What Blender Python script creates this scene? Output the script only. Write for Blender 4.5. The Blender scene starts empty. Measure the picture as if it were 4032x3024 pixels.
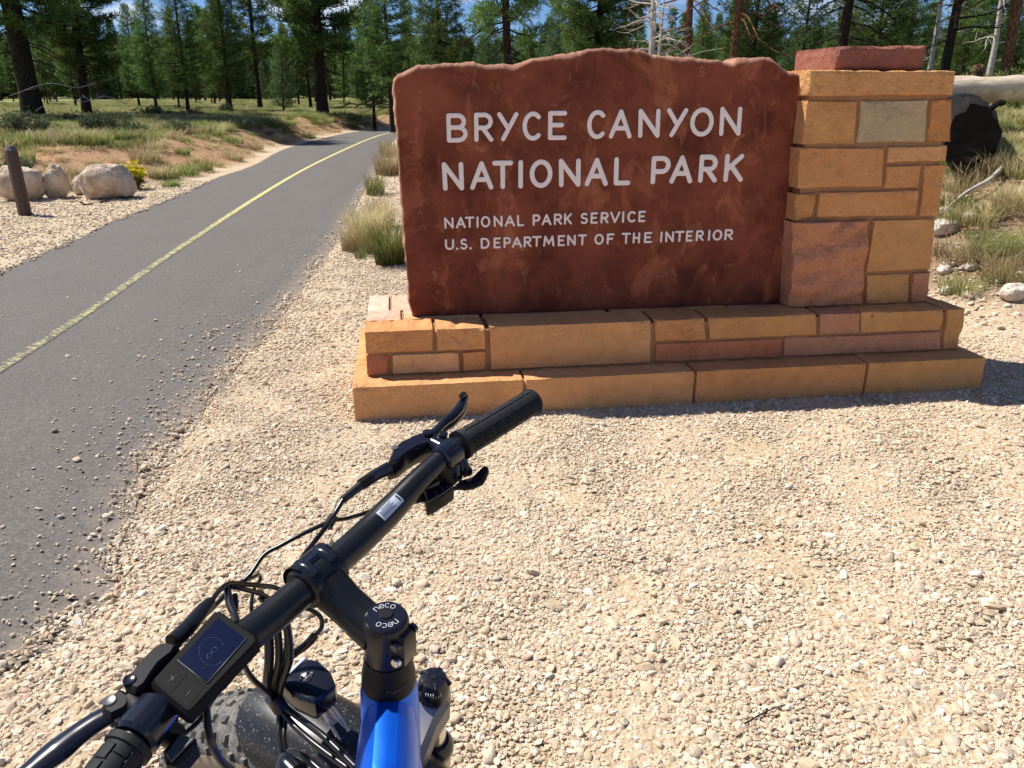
import bpy, math, random
import numpy as np
from mathutils import Vector, Matrix, noise as mnoise
R_ = math.radians
rng = np.random.default_rng(7)
random.seed(7)
sc = bpy.context.scene
col = sc.collection

# ------------------------------------------------------------------ camera, sky, sun, exposure
EYE = 1.45
FPX = 3200.0
PITCH = math.atan(1137 / FPX)
cam_d = bpy.data.cameras.new('camera')
cam = bpy.data.objects.new('camera', cam_d)
col.objects.link(cam)
cam.location = (0, 0, EYE)
cam.rotation_euler = (math.pi / 2 - PITCH, 0, 0)
cam_d.angle = 2 * math.atan(2016 / FPX)
cam_d.clip_start = 0.02
cam_d.clip_end = 3000
sc.camera = cam

SUN_AZ = math.atan2(-0.925, 0.38)          # from +Y towards +X
SUN_EL = R_(56)
world = bpy.data.worlds.new('World')
sc.world = world
world.use_nodes = True
wn, wl = world.node_tree.nodes, world.node_tree.links
wn.clear()
w_out = wn.new('ShaderNodeOutputWorld')
w_bg = wn.new('ShaderNodeBackground')
w_bg.inputs['Strength'].default_value = 0.06
sky = wn.new('ShaderNodeTexSky')
sky.sky_type = 'NISHITA'
sky.sun_disc = False
sky.sun_elevation = SUN_EL
sky.sun_rotation = SUN_AZ % (2 * math.pi)
sky.altitude = 2400
sky.air_density = 1.0
sky.dust_density = 0.3
sky.ozone_density = 2.5
tc = wn.new('ShaderNodeTexCoord')
mp = wn.new('ShaderNodeMapping')
mp.inputs['Scale'].default_value = (2.2, 2.2, 7.0)
mp.inputs['Location'].default_value = (2.35, 0.2, 0.0)
nz = wn.new('ShaderNodeTexNoise')
nz.inputs['Scale'].default_value = 1.6
nz.inputs['Detail'].default_value = 9
nz.inputs['Roughness'].default_value = 0.55
cr = wn.new('ShaderNodeValToRGB')
cr.color_ramp.elements[0].position = 0.565
cr.color_ramp.elements[1].position = 0.67
mixc = wn.new('ShaderNodeMixRGB')
mixc.inputs[2].default_value = (11.5, 12.0, 12.8, 1)
tint = wn.new('ShaderNodeMixRGB'); tint.blend_type = 'MULTIPLY'; tint.inputs[0].default_value = 1
tint.inputs[2].default_value = (0.74, 0.95, 1.28, 1)
wl.new(tc.outputs['Generated'], mp.inputs['Vector'])
wl.new(mp.outputs['Vector'], nz.inputs['Vector'])
wl.new(nz.outputs['Fac'], cr.inputs['Fac'])
wl.new(cr.outputs['Color'], mixc.inputs[0])
wl.new(sky.outputs['Color'], tint.inputs[1])
wl.new(tint.outputs[0], mixc.inputs[1])
wl.new(mixc.outputs[0], w_bg.inputs['Color'])
wl.new(w_bg.outputs[0], w_out.inputs['Surface'])

sun_dir = Vector((math.sin(SUN_AZ) * math.cos(SUN_EL), math.cos(SUN_AZ) * math.cos(SUN_EL), math.sin(SUN_EL)))
sun_d = bpy.data.lights.new('sun', 'SUN')
sun_d.energy = 5.0
sun_d.angle = R_(0.53)
sun_d.color = (1.0, 0.955, 0.88)
sun = bpy.data.objects.new('sun', sun_d)
sun.rotation_euler = sun_dir.to_track_quat('Z', 'Y').to_euler()
sun.location = sun_dir * 60
col.objects.link(sun)

vs = sc.view_settings
vs.view_transform = 'Standard'
vs.look = 'None'
vs.gamma = 1
vs.use_curve_mapping = False
vs.exposure = 0.45
sc.cycles.use_denoising = True
sc.cycles.max_bounces = 6
sc.cycles.diffuse_bounces = 3
sc.cycles.glossy_bounces = 3
sc.cycles.transmission_bounces = 4
sc.cycles.caustics_reflective = False
sc.cycles.caustics_refractive = False

# ------------------------------------------------------------------ measuring helpers (photograph 4032x3024 -> place)
CP, SP = math.cos(PITCH), math.sin(PITCH)
def ray(px, py):
    dx, dy = px - 2016.0, 1512.0 - py
    return np.array([dx, FPX * CP + dy * SP, -FPX * SP + dy * CP])
def at_z(px, py, z=0.0):
    r = ray(px, py)
    return r * ((z - EYE) / r[2]) + np.array([0, 0, EYE])
def at_y(px, py, y):
    r = ray(px, py)
    return r * (y / r[1]) + np.array([0, 0, EYE])

# ------------------------------------------------------------------ object helpers
def link(o, parent=None):
    col.objects.link(o)
    if parent is not None:
        o.parent = parent
    return o
def tag(o, label=None, cat=None, group=None, kind=None):
    if label: o['label'] = label
    if cat: o['category'] = cat
    if group: o['group'] = group
    if kind: o['kind'] = kind
    return o
def empty(name, loc=(0, 0, 0), rz=0):
    o = bpy.data.objects.new(name, None)
    o.location = loc
    o.rotation_euler = (0, 0, rz)
    o.empty_display_size = 0.1
    return link(o)
def mesh_from(name, V, F, mat=None, smooth=False):
    me = bpy.data.meshes.new(name)
    V = np.asarray(V, dtype=np.float32)
    if isinstance(F, np.ndarray):
        n, k = F.shape
        me.vertices.add(len(V)); me.vertices.foreach_set('co', V.ravel())
        me.loops.add(n * k); me.loops.foreach_set('vertex_index', F.astype(np.int32).ravel())
        me.polygons.add(n)
        me.polygons.foreach_set('loop_start', np.arange(0, n * k, k, dtype=np.int32))
        me.update(calc_edges=True)
    else:
        me.from_pydata([tuple(map(float, v)) for v in V], [], [tuple(map(int, f)) for f in F])
    me.validate()
    if smooth:
        me.polygons.foreach_set('use_smooth', np.ones(len(me.polygons), dtype=bool))
    if mat is not None:
        me.materials.append(mat)
    me.update()
    return me
def obj(name, V, F, mat=None, parent=None, smooth=False, sub=None):
    V = np.asarray(V, dtype=float)
    if sub is not None:
        V = V - np.asarray(sub)
    o = bpy.data.objects.new(name, mesh_from(name, V, F, mat, smooth))
    return link(o, parent)
class MB:
    """collects shapes into one mesh"""
    def __init__(s): s.v = []; s.f = []
    def add(s, V, F):
        b = len(s.v)
        s.v += [tuple(map(float, p)) for p in V]
        s.f += [tuple(int(i) + b for i in f) for f in F]
        return s
    def build(s, name, mat, parent=None, smooth=True, sub=None, sharp=40):
        o = obj(name, s.v, s.f, mat, parent, smooth, sub)
        if smooth and sharp:
            o.data.set_sharp_from_angle(angle=R_(sharp))
        return o

def catmull(P, n=6):
    P = [np.asarray(p, float) for p in P]
    if len(P) < 3: 
        return [P[0] + (P[-1] - P[0]) * t for t in np.linspace(0, 1, n + 1)]
    Q = [2 * P[0] - P[1]] + P + [2 * P[-1] - P[-2]]
    out = []
    for i in range(1, len(Q) - 2):
        for k in range(n):
            t = k / n
            a, b, c, d = Q[i - 1], Q[i], Q[i + 1], Q[i + 2]
            out.append(0.5 * ((2 * b) + (-a + c) * t + (2 * a - 5 * b + 4 * c - d) * t * t + (-a + 3 * b - 3 * c + d) * t ** 3))
    out.append(P[-1])
    return out
def tube(P, r, n=10, cap=True, flat=1.0, up=None, phase=0.0):
    """swept tube; r scalar or list"""
    P = [np.asarray(p, float) for p in P]
    m = len(P)
    rr = [r] * m if np.isscalar(r) else list(np.interp(np.linspace(0, 1, m), np.linspace(0, 1, len(r)), r))
    V, F = [], []
    T0 = P[1] - P[0]; T0 /= np.linalg.norm(T0)
    N = np.array(up, float) if up is not None else (np.array([0, 0, 1.0]) if abs(T0[2]) < 0.9 else np.array([1.0, 0, 0]))
    for i in range(m):
        T = P[min(i + 1, m - 1)] - P[max(i - 1, 0)]
        L = np.linalg.norm(T)
        T = T / L if L > 1e-9 else T0
        N = N - T * np.dot(N, T); N /= (np.linalg.norm(N) + 1e-12)
        B = np.cross(T, N)
        for k in range(n):
            a = 2 * math.pi * k / n + phase
            V.append(P[i] + (B * math.cos(a) + N * math.sin(a) * flat) * rr[i])
    for i in range(m - 1):
        for k in range(n):
            a, b = i * n + k, i * n + (k + 1) % n
            F.append((a, b, b + n, a + n))
    if cap:
        F.append(tuple(range(n))[::-1]); F.append(tuple((m - 1) * n + k for k in range(n)))
    return V, F
def lathe(base, axis, prof, n=24):
    """prof: list of (distance along axis, radius)"""
    base = np.asarray(base, float); axis = np.asarray(axis, float); axis /= np.linalg.norm(axis)
    N = np.cross(axis, [0.3, 0.2, 0.93]); N /= np.linalg.norm(N); B = np.cross(axis, N)
    V, F = [], []
    for (d, r) in prof:
        for k in range(n):
            a = 2 * math.pi * k / n
            V.append(base + axis * d + (N * math.cos(a) + B * math.sin(a)) * max(r, 1e-5))
    for i in range(len(prof) - 1):
        for k in range(n):
            a, b = i * n + k, i * n + (k + 1) % n
            F.append((a, b, b + n, a + n))
    F.append(tuple(range(n))[::-1]); F.append(tuple((len(prof) - 1) * n + k for k in range(n)))
    return V, F
def nse(p, s=1.0):
    return mnoise.noise(Vector((float(p[0]) * s, float(p[1]) * s, float(p[2]) * s)))

# ------------------------------------------------------------------ materials
def new_mat(name):
    m = bpy.data.materials.new(name); m.use_nodes = True
    n, l = m.node_tree.nodes, m.node_tree.links
    n.clear()
    o = n.new('ShaderNodeOutputMaterial'); b = n.new('ShaderNodeBsdfPrincipled')
    l.new(b.outputs[0], o.inputs['Surface'])
    return m, n, l, b, o
def N(n, t, **kw):
    x = n.new(t)
    for k, v in kw.items():
        if k in x.inputs.keys(): x.inputs[k].default_value = v
        else: setattr(x, k, v)
    return x
def ramp(n, stops, interp='LINEAR'):
    x = n.new('ShaderNodeValToRGB')
    x.color_ramp.interpolation = interp
    e = x.color_ramp.elements
    while len(e) < len(stops): e.new(0.5)
    for i, (p, c) in enumerate(stops):
        e[i].position = p
        e[i].color = (c, c, c, 1) if np.isscalar(c) else (*c, 1)
    return x
def mix(n, l, fac, a, b, mode='MIX'):
    x = n.new('ShaderNodeMixRGB'); x.blend_type = mode
    for i, s in enumerate((fac, a, b)):
        if isinstance(s, bpy.types.NodeSocket): l.new(s, x.inputs[i])
        elif np.isscalar(s): x.inputs[i].default_value = s if i == 0 else (s, s, s, 1)
        else: x.inputs[i].default_value = (*s, 1)
    return x.outputs[0]
def coords(n, l, kind='Object', scale=None):
    t = n.new('ShaderNodeTexCoord')
    if scale is None: return t.outputs[kind]
    m = n.new('ShaderNodeMapping'); m.inputs['Scale'].default_value = scale
    l.new(t.outputs[kind], m.inputs['Vector'])
    return m.outputs[0]
def noise_t(n, l, vec, scale, detail=4, rough=0.5, dist=0.0):
    x = n.new('ShaderNodeTexNoise')
    x.inputs['Scale'].default_value = scale; x.inputs['Detail'].default_value = detail
    x.inputs['Roughness'].default_value = rough; x.inputs['Distortion'].default_value = dist
    l.new(vec, x.inputs['Vector'])
    return x.outputs['Fac']
def bump(n, l, height, strength, dist, normal=None):
    b = n.new('ShaderNodeBump')
    b.inputs['Strength'].default_value = strength; b.inputs['Distance'].default_value = dist
    l.new(height, b.inputs['Height'])
    if normal is not None: l.new(normal, b.inputs['Normal'])
    return b.outputs[0]
def simple(name, color, rough=0.5, metal=0.0, spec=0.5, nscale=None, nstr=0.2, ndist=0.001, var=None):
    m, n, l, b, o = new_mat(name)
    b.inputs['Base Color'].default_value = (*color, 1)
    b.inputs['Roughness'].default_value = rough
    b.inputs['Metallic'].default_value = metal
    b.inputs['Specular IOR Level'].default_value = spec
    if nscale:
        v = coords(n, l)
        f = noise_t(n, l, v, nscale, 3)
        l.new(bump(n, l, f, nstr, ndist), b.inputs['Normal'])
        if var:
            l.new(mix(n, l, f, color, var), b.inputs['Base Color'])
    return m

def mat_ground():
    m, n, l, b, o = new_mat('ground_soil')
    v = coords(n, l)
    def at(name):
        a = n.new('ShaderNodeAttribute'); a.attribute_name = name; return a.outputs['Fac']
    big = noise_t(n, l, v, 0.55, 5, 0.6)
    mid = noise_t(n, l, v, 5.0, 5, 0.65)
    fine = noise_t(n, l, v, 55.0, 4, 0.7)
    vor = N(n, 'ShaderNodeTexVoronoi'); vor.inputs['Scale'].default_value = 62; vor.inputs['Randomness'].default_value = 1
    l.new(v, vor.inputs['Vector'])
    vorc = n.new('ShaderNodeSeparateColor'); l.new(vor.outputs['Color'], vorc.inputs[0])
    grav = ramp(n, [(0.0, (0.34, 0.23, 0.13)), (0.3, (0.52, 0.39, 0.25)), (0.7, (0.64, 0.51, 0.36)), (1.0, (0.78, 0.68, 0.54))])
    l.new(vorc.outputs[0], grav.inputs[0])
    sand = mix(n, l, fine, (0.38, 0.28, 0.17), (0.66, 0.53, 0.36))
    gmask = ramp(n, [(0.35, 0.0), (0.6, 1.0)]); l.new(mid, gmask.inputs[0])
    gravel = mix(n, l, gmask.outputs[0], sand, grav.outputs[0])
    # red dirt bank with straw and chips
    straw_v = coords(n, l, 'Object', (7, 30, 12))
    st = noise_t(n, l, straw_v, 2.2, 6, 0.7, 1.2)
    str_ = ramp(n, [(0.52, 0.0), (0.62, 1.0)]); l.new(st, str_.inputs[0])
    dirt = mix(n, l, fine, (0.24, 0.11, 0.05), (0.48, 0.28, 0.15))
    dirt = mix(n, l, str_.outputs[0], dirt, (0.62, 0.48, 0.31))
    # meadow
    gr = ramp(n, [(0.3, (0.15, 0.17, 0.055)), (0.5, (0.26, 0.26, 0.09)), (0.7, (0.42, 0.36, 0.17))])
    l.new(mix(n, l, 0.5, big, mid), gr.inputs[0])
    grey_dirt = mix(n, l, fine, (0.16, 0.10, 0.055), (0.36, 0.26, 0.16))
    c = mix(n, l, at('z_gravel'), grey_dirt, gravel)
    c = mix(n, l, at('z_dirt'), c, dirt)
    c = mix(n, l, at('z_meadow'), c, gr.outputs[0])
    l.new(c, b.inputs['Base Color'])
    b.inputs['Roughness'].default_value = 0.95
    b.inputs['Specular IOR Level'].default_value = 0.15
    bm = bump(n, l, vor.outputs['Distance'], 0.7, 0.008)
    bm = bump(n, l, fine, 0.5, 0.02, bm)
    l.new(bm, b.inputs['Normal'])
    return m
def mat_asphalt(line=False):
    m, n, l, b, o = new_mat('yellow_line_paint' if line else 'asphalt')
    v = coords(n, l)
    fine = noise_t(n, l, v, 230.0, 3, 0.8)
    big = noise_t(n, l, v, 0.9, 6, 0.6)
    streak = noise_t(n, l, coords(n, l, 'Object', (3.0, 0.5, 1)), 1.3, 5, 0.6)
    agg = noise_t(n, l, v, 75.0, 4, 0.8)
    fr = ramp(n, [(0.38, (0.038, 0.034, 0.031)), (0.5, (0.118, 0.106, 0.097)), (0.62, (0.33, 0.30, 0.275))]); l.new(mix(n, l, 0.6, fine, agg), fr.inputs[0])
    c = mix(n, l, 0.38, fr.outputs[0], mix(n, l, big, (0.092, 0.080, 0.073), (0.180, 0.158, 0.146)))
    c = mix(n, l, 0.25, c, mix(n, l, streak, (0.07, 0.062, 0.058), (0.19, 0.172, 0.160)))
    # sandy dust near the gravel edge
    a = n.new('ShaderNodeAttribute'); a.attribute_name = 'dust'
    mid = noise_t(n, l, v, 14.0, 6, 0.7)
    mm = n.new('ShaderNodeMath'); mm.operation = 'MULTIPLY'; l.new(a.outputs['Fac'], mm.inputs[0]); l.new(mid, mm.inputs[1])
    dm = ramp(n, [(0.26, 0.0), (0.62, 0.7)]); l.new(mm.outputs[0], dm.inputs[0])
    c = mix(n, l, dm.outputs[0], c, (0.36, 0.29, 0.21))
    if line:
        w = n.new('ShaderNodeAttribute'); w.attribute_name = 'wear'
        f = noise_t(n, l, coords(n, l, 'Object', (9, 26, 1)), 2.0, 4, 0.75, 0.4)
        s = n.new('ShaderNodeMath'); s.operation = 'SUBTRACT'; l.new(f, s.inputs[0]); l.new(w.outputs['Fac'], s.inputs[1])
        r = ramp(n, [(0.0, 0.0), (0.03, 0.92)]); l.new(s.outputs[0], r.inputs[0])
        c = mix(n, l, r.outputs[0], c, mix(n, l, big, (0.56, 0.50, 0.17), (0.74, 0.68, 0.28)))
    l.new(c, b.inputs['Base Color'])
    b.inputs['Roughness'].default_value = 0.85
    b.inputs['Specular IOR Level'].default_value = 0.3
    l.new(bump(n, l, fine, 0.6, 0.004), b.inputs['Normal'])
    return m
def mat_pebble():
    m, n, l, b, o = new_mat('limestone_pebble')
    oi = n.new('ShaderNodeObjectInfo')
    r = ramp(n, [(0.0, (0.72, 0.60, 0.44)), (0.20, (0.62, 0.48, 0.31)), (0.38, (0.80, 0.71, 0.57)), (0.50, (0.52, 0.38, 0.23)),
                 (0.64, (0.66, 0.49, 0.36)), (0.76, (0.50, 0.42, 0.33)), (0.84, (0.82, 0.76, 0.66)), (0.91, (0.50, 0.31, 0.20)), (0.965, (0.27, 0.22, 0.18))], 'CONSTANT')
    l.new(oi.outputs['Random'], r.inputs[0])
    v = coords(n, l, 'Object')
    f = noise_t(n, l, v, 2.5, 4, 0.6)
    c = mix(n, l, 0.4, r.outputs[0], mix(n, l, f, (0.50, 0.37, 0.23), (0.80, 0.71, 0.58)))
    l.new(c, b.inputs['Base Color'])
    b.inputs['Roughness'].default_value = 0.85
    b.inputs['Specular IOR Level'].default_value = 0.25
    l.new(bump(n, l, noise_t(n, l, v, 6, 3), 0.35, 0.1), b.inputs['Normal'])
    return m
def mat_stone(name, red=False):
    """dressed sandstone, colour of each block from its object colour"""
    m, n, l, b, o = new_mat(name)
    oi = n.new('ShaderNodeObjectInfo')
    geo = n.new('ShaderNodeNewGeometry')
    ob = coords(n, l)
    add = n.new('ShaderNodeVectorMath'); add.operation = 'ADD'
    l.new(ob, add.inputs[0])
    rv = n.new('ShaderNodeCombineXYZ')
    mu = n.new('ShaderNodeMath'); mu.operation = 'MULTIPLY'; mu.inputs[1].default_value = 37.0
    l.new(oi.outputs['Random'], mu.inputs[0]); l.new(mu.outputs[0], rv.inputs[0]); l.new(mu.outputs[0], rv.inputs[2])
    l.new(rv.outputs[0], add.inputs[1])
    v = add.outputs[0]
    big = noise_t(n, l, v, 3.5, 5, 0.6, 0.8)
    mid = noise_t(n, l, v, 16, 5, 0.65)
    fine = noise_t(n, l, v, 150, 3, 0.7)
    c0 = oi.outputs['Color']
    dark = mix(n, l, 1.0, c0, (0.78, 0.68, 0.62), 'MULTIPLY')
    lite = mix(n, l, 1.0, c0, (1.15, 1.17, 1.2), 'MULTIPLY')
    rr = ramp(n, [(0.3, 0.0), (0.7, 1.0)]); l.new(mix(n, l, 0.45, big, mid), rr.inputs[0])
    c = mix(n, l, rr.outputs[0], dark, lite)
    c = mix(n, l, 0.25, c, mix(n, l, fine, dark, lite))
    stain = ramp(n, [(0.62, 0.0), (0.80, 0.8)]); l.new(noise_t(n, l, v, 6.5, 6, 0.7, 1.5), stain.inputs[0])
    c = mix(n, l, stain.outputs[0], c, mix(n, l, 1.0, c0, (0.85, 0.55, 0.42), 'MULTIPLY'))
    grit = noise_t(n, l, v, 420, 2, 0.8)
    c = mix(n, l, 0.30, c, mix(n, l, grit, mix(n, l, 1.0, c, 0.45, 'MULTIPLY'), mix(n, l, 1.0, c, 1.35, 'MULTIPLY')))
    ck = noise_t(n, l, v, 9.0, 8, 0.62, 2.2)
    cm = n.new('ShaderNodeMath'); cm.operation = 'SUBTRACT'; cm.inputs[1].default_value = 0.5; l.new(ck, cm.inputs[0])
    cm2 = n.new('ShaderNodeMath'); cm2.operation = 'ABSOLUTE'; l.new(cm.outputs[0], cm2.inputs[0])
    cr_ = ramp(n, [(0.0, 0.0), (0.012, 1.0)]); l.new(cm2.outputs[0], cr_.inputs[0])
    msk = ramp(n, [(0.52, 1.0), (0.60, 0.0)]); l.new(noise_t(n, l, v, 5.0, 3), msk.inputs[0])
    crk = mix(n, l, msk.outputs[0], cr_.outputs[0], 1.0)
    c = mix(n, l, crk, mix(n, l, 1.0, c, 0.72, 'MULTIPLY'), c)
    l.new(c, b.inputs['Base Color'])
    b.inputs['Roughness'].default_value = 0.9
    b.inputs['Specular IOR Level'].default_value = 0.2
    bm = bump(n, l, fine, 0.6, 0.005)
    bm = bump(n, l, crk, 0.5, 0.004, bm)
    bm = bump(n, l, mid, 0.9, 0.030, bm)
    l.new(bm, b.inputs['Normal'])
    return m
def mat_slab():
    m, n, l, b, o = new_mat('red_sandstone')
    v = coords(n, l)
    sv = coords(n, l, 'Object', (4.4, 4.4, 2.2))
    big = noise_t(n, l, sv, 1.6, 8, 0.66, 0.7)
    flame = ramp(n, [(0.55, 0.0), (0.59, 0.28), (0.64, 0.45), (0.74, 0.75)]); l.new(big, flame.inputs[0])
    sp = noise_t(n, l, v, 11, 6, 0.7, 0.6)
    spr = ramp(n, [(0.61, 0.0), (0.70, 0.6)]); l.new(sp, spr.inputs[0])
    fine = noise_t(n, l, v, 170, 3, 0.7)
    mid = noise_t(n, l, v, 4.5, 6, 0.65)
    grit = noise_t(n, l, v, 380, 2, 0.8)
    mid2 = ramp(n, [(0.32, 0.0), (0.66, 1.0)]); l.new(mid, mid2.inputs[0])
    base = mix(n, l, mid2.outputs[0], (0.125, 0.033, 0.020), (0.33, 0.095, 0.052))
    base = mix(n, l, fine, mix(n, l, 1.0, base, 0.62, 'MULTIPLY'), mix(n, l, 1.0, base, 1.15, 'MULTIPLY'))
    base = mix(n, l, 0.5, base, mix(n, l, grit, mix(n, l, 1.0, base, 0.4, 'MULTIPLY'), mix(n, l, 1.0, base, 1.5, 'MULTIPLY')))
    c = mix(n, l, flame.outputs[0], base, (0.45, 0.165, 0.082))
    c = mix(n, l, spr.outputs[0], c, (0.42, 0.19, 0.12))
    # worn pale rind on the broken edges
    at = n.new('ShaderNodeAttribute'); at.attribute_name = 'rind'
    c = mix(n, l, at.outputs['Fac'], c, mix(n, l, mid, (0.38, 0.19, 0.12), (0.56, 0.33, 0.23)))
    l.new(c, b.inputs['Base Color'])
    b.inputs['Roughness'].default_value = 0.9
    b.inputs['Specular IOR Level'].default_value = 0.2
    bm = bump(n, l, fine, 0.4, 0.002)
    bm = bump(n, l, noise_t(n, l, v, 22, 4, 0.6), 0.35, 0.008, bm)
    l.new(bm, b.inputs['Normal'])
    return m
def mat_bark(name, a, b_, c_=None):
    m, n, l, b, o = new_mat(name)
    v = coords(n, l, 'Object', (1, 1, 0.28))
    vor = N(n, 'ShaderNodeTexVoronoi'); vor.feature = 'DISTANCE_TO_EDGE'; vor.inputs['Scale'].default_value = 20
    l.new(v, vor.inputs['Vector'])
    f = noise_t(n, l, v, 7, 5, 0.7)
    crack = ramp(n, [(0.0, 0.25), (0.22, 1.0)]); l.new(vor.outputs['Distance'], crack.inputs[0])
    plates = mix(n, l, f, a, b_)
    c = mix(n, l, crack.outputs[0], tuple(x * 0.3 for x in a), plates)
    l.new(c, b.inputs['Base Color'])
    b.inputs['Roughness'].default_value = 0.95
    b.inputs['Specular IOR Level'].default_value = 0.1
    l.new(bump(n, l, crack.outputs[0], 0.9, 0.03, bump(n, l, f, 0.6, 0.03)), b.inputs['Normal'])
    return m
def mat_wood(name, a, b_):
    m, n, l, b, o = new_mat(name)
    v = coords(n, l, 'Object', (0.5, 2.2, 2.2))
    f = noise_t(n, l, v, 9, 7, 0.72, 0.5); g = noise_t(n, l, v, 2.2, 4, 0.6)
    r = ramp(n, [(0.35, 0.0), (0.65, 1.0)]); l.new(mix(n, l, 0.5, f, g), r.inputs[0])
    l.new(mix(n, l, r.outputs[0], a, b_), b.inputs['Base Color'])
    b.inputs['Roughness'].default_value = 0.9; b.inputs['Specular IOR Level'].default_value = 0.15
    l.new(bump(n, l, f, 0.7, 0.02), b.inputs['Normal'])
    return m
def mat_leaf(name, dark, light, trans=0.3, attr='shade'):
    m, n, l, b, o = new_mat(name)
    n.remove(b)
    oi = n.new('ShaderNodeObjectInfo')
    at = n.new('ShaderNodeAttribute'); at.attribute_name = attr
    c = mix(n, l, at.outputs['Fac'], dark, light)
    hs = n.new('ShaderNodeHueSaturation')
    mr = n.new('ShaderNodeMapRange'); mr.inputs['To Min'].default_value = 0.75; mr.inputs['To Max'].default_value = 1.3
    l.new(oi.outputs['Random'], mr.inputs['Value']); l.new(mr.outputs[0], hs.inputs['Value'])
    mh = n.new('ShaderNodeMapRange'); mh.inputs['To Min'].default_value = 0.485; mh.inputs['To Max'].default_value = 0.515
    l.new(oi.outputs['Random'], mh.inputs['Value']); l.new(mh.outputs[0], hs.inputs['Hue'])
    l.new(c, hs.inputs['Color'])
    d = n.new('ShaderNodeBsdfDiffuse'); t = n.new('ShaderNodeBsdfTranslucent'); mx = n.new('ShaderNodeMixShader')
    mx.inputs[0].default_value = trans
    l.new(hs.outputs[0], d.inputs['Color']); l.new(hs.outputs[0], t.inputs['Color'])
    l.new(d.outputs[0], mx.inputs[1]); l.new(t.outputs[0], mx.inputs[2])
    l.new(mx.outputs[0], o.inputs['Surface'])
    return m
def mat_boulder():
    m, n, l, b, o = new_mat('boulder_rock')
    v = coords(n, l)
    f = noise_t(n, l, v, 3.5, 7, 0.65)
    g = noise_t(n, l, v, 26, 5, 0.7)
    fr_ = ramp(n, [(0.35, 0.0), (0.65, 1.0)]); l.new(f, fr_.inputs[0]); f = fr_.outputs[0]
    c = mix(n, l, f, (0.42, 0.30, 0.20), (0.74, 0.65, 0.53))
    s = ramp(n, [(0.58, 0.0), (0.7, 0.7)]); l.new(g, s.inputs[0])
    c = mix(n, l, s.outputs[0], c, (0.34, 0.20, 0.13))
    l.new(c, b.inputs['Base Color']); b.inputs['Roughness'].default_value = 0.95
    b.inputs['Specular IOR Level'].default_value = 0.15
    l.new(bump(n, l, g, 0.7, 0.02, bump(n, l, f, 0.5, 0.08)), b.inputs['Normal'])
    return m
def mat_dusty(name, base, dust, rough=0.35, thr=(0.62, 0.66), scale=160, dusty=0.0):
    m, n, l, b, o = new_mat(name)
    v = coords(n, l)
    f = noise_t(n, l, v, scale, 3, 0.75)
    r = ramp(n, [(thr[0], dusty), (thr[1], 1.0)]); l.new(f, r.inputs[0])
    l.new(mix(n, l, r.outputs[0], base, dust), b.inputs['Base Color'])
    l.new(mix(n, l, r.outputs[0], rough, 0.9), b.inputs['Roughness'])
    return m

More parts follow.
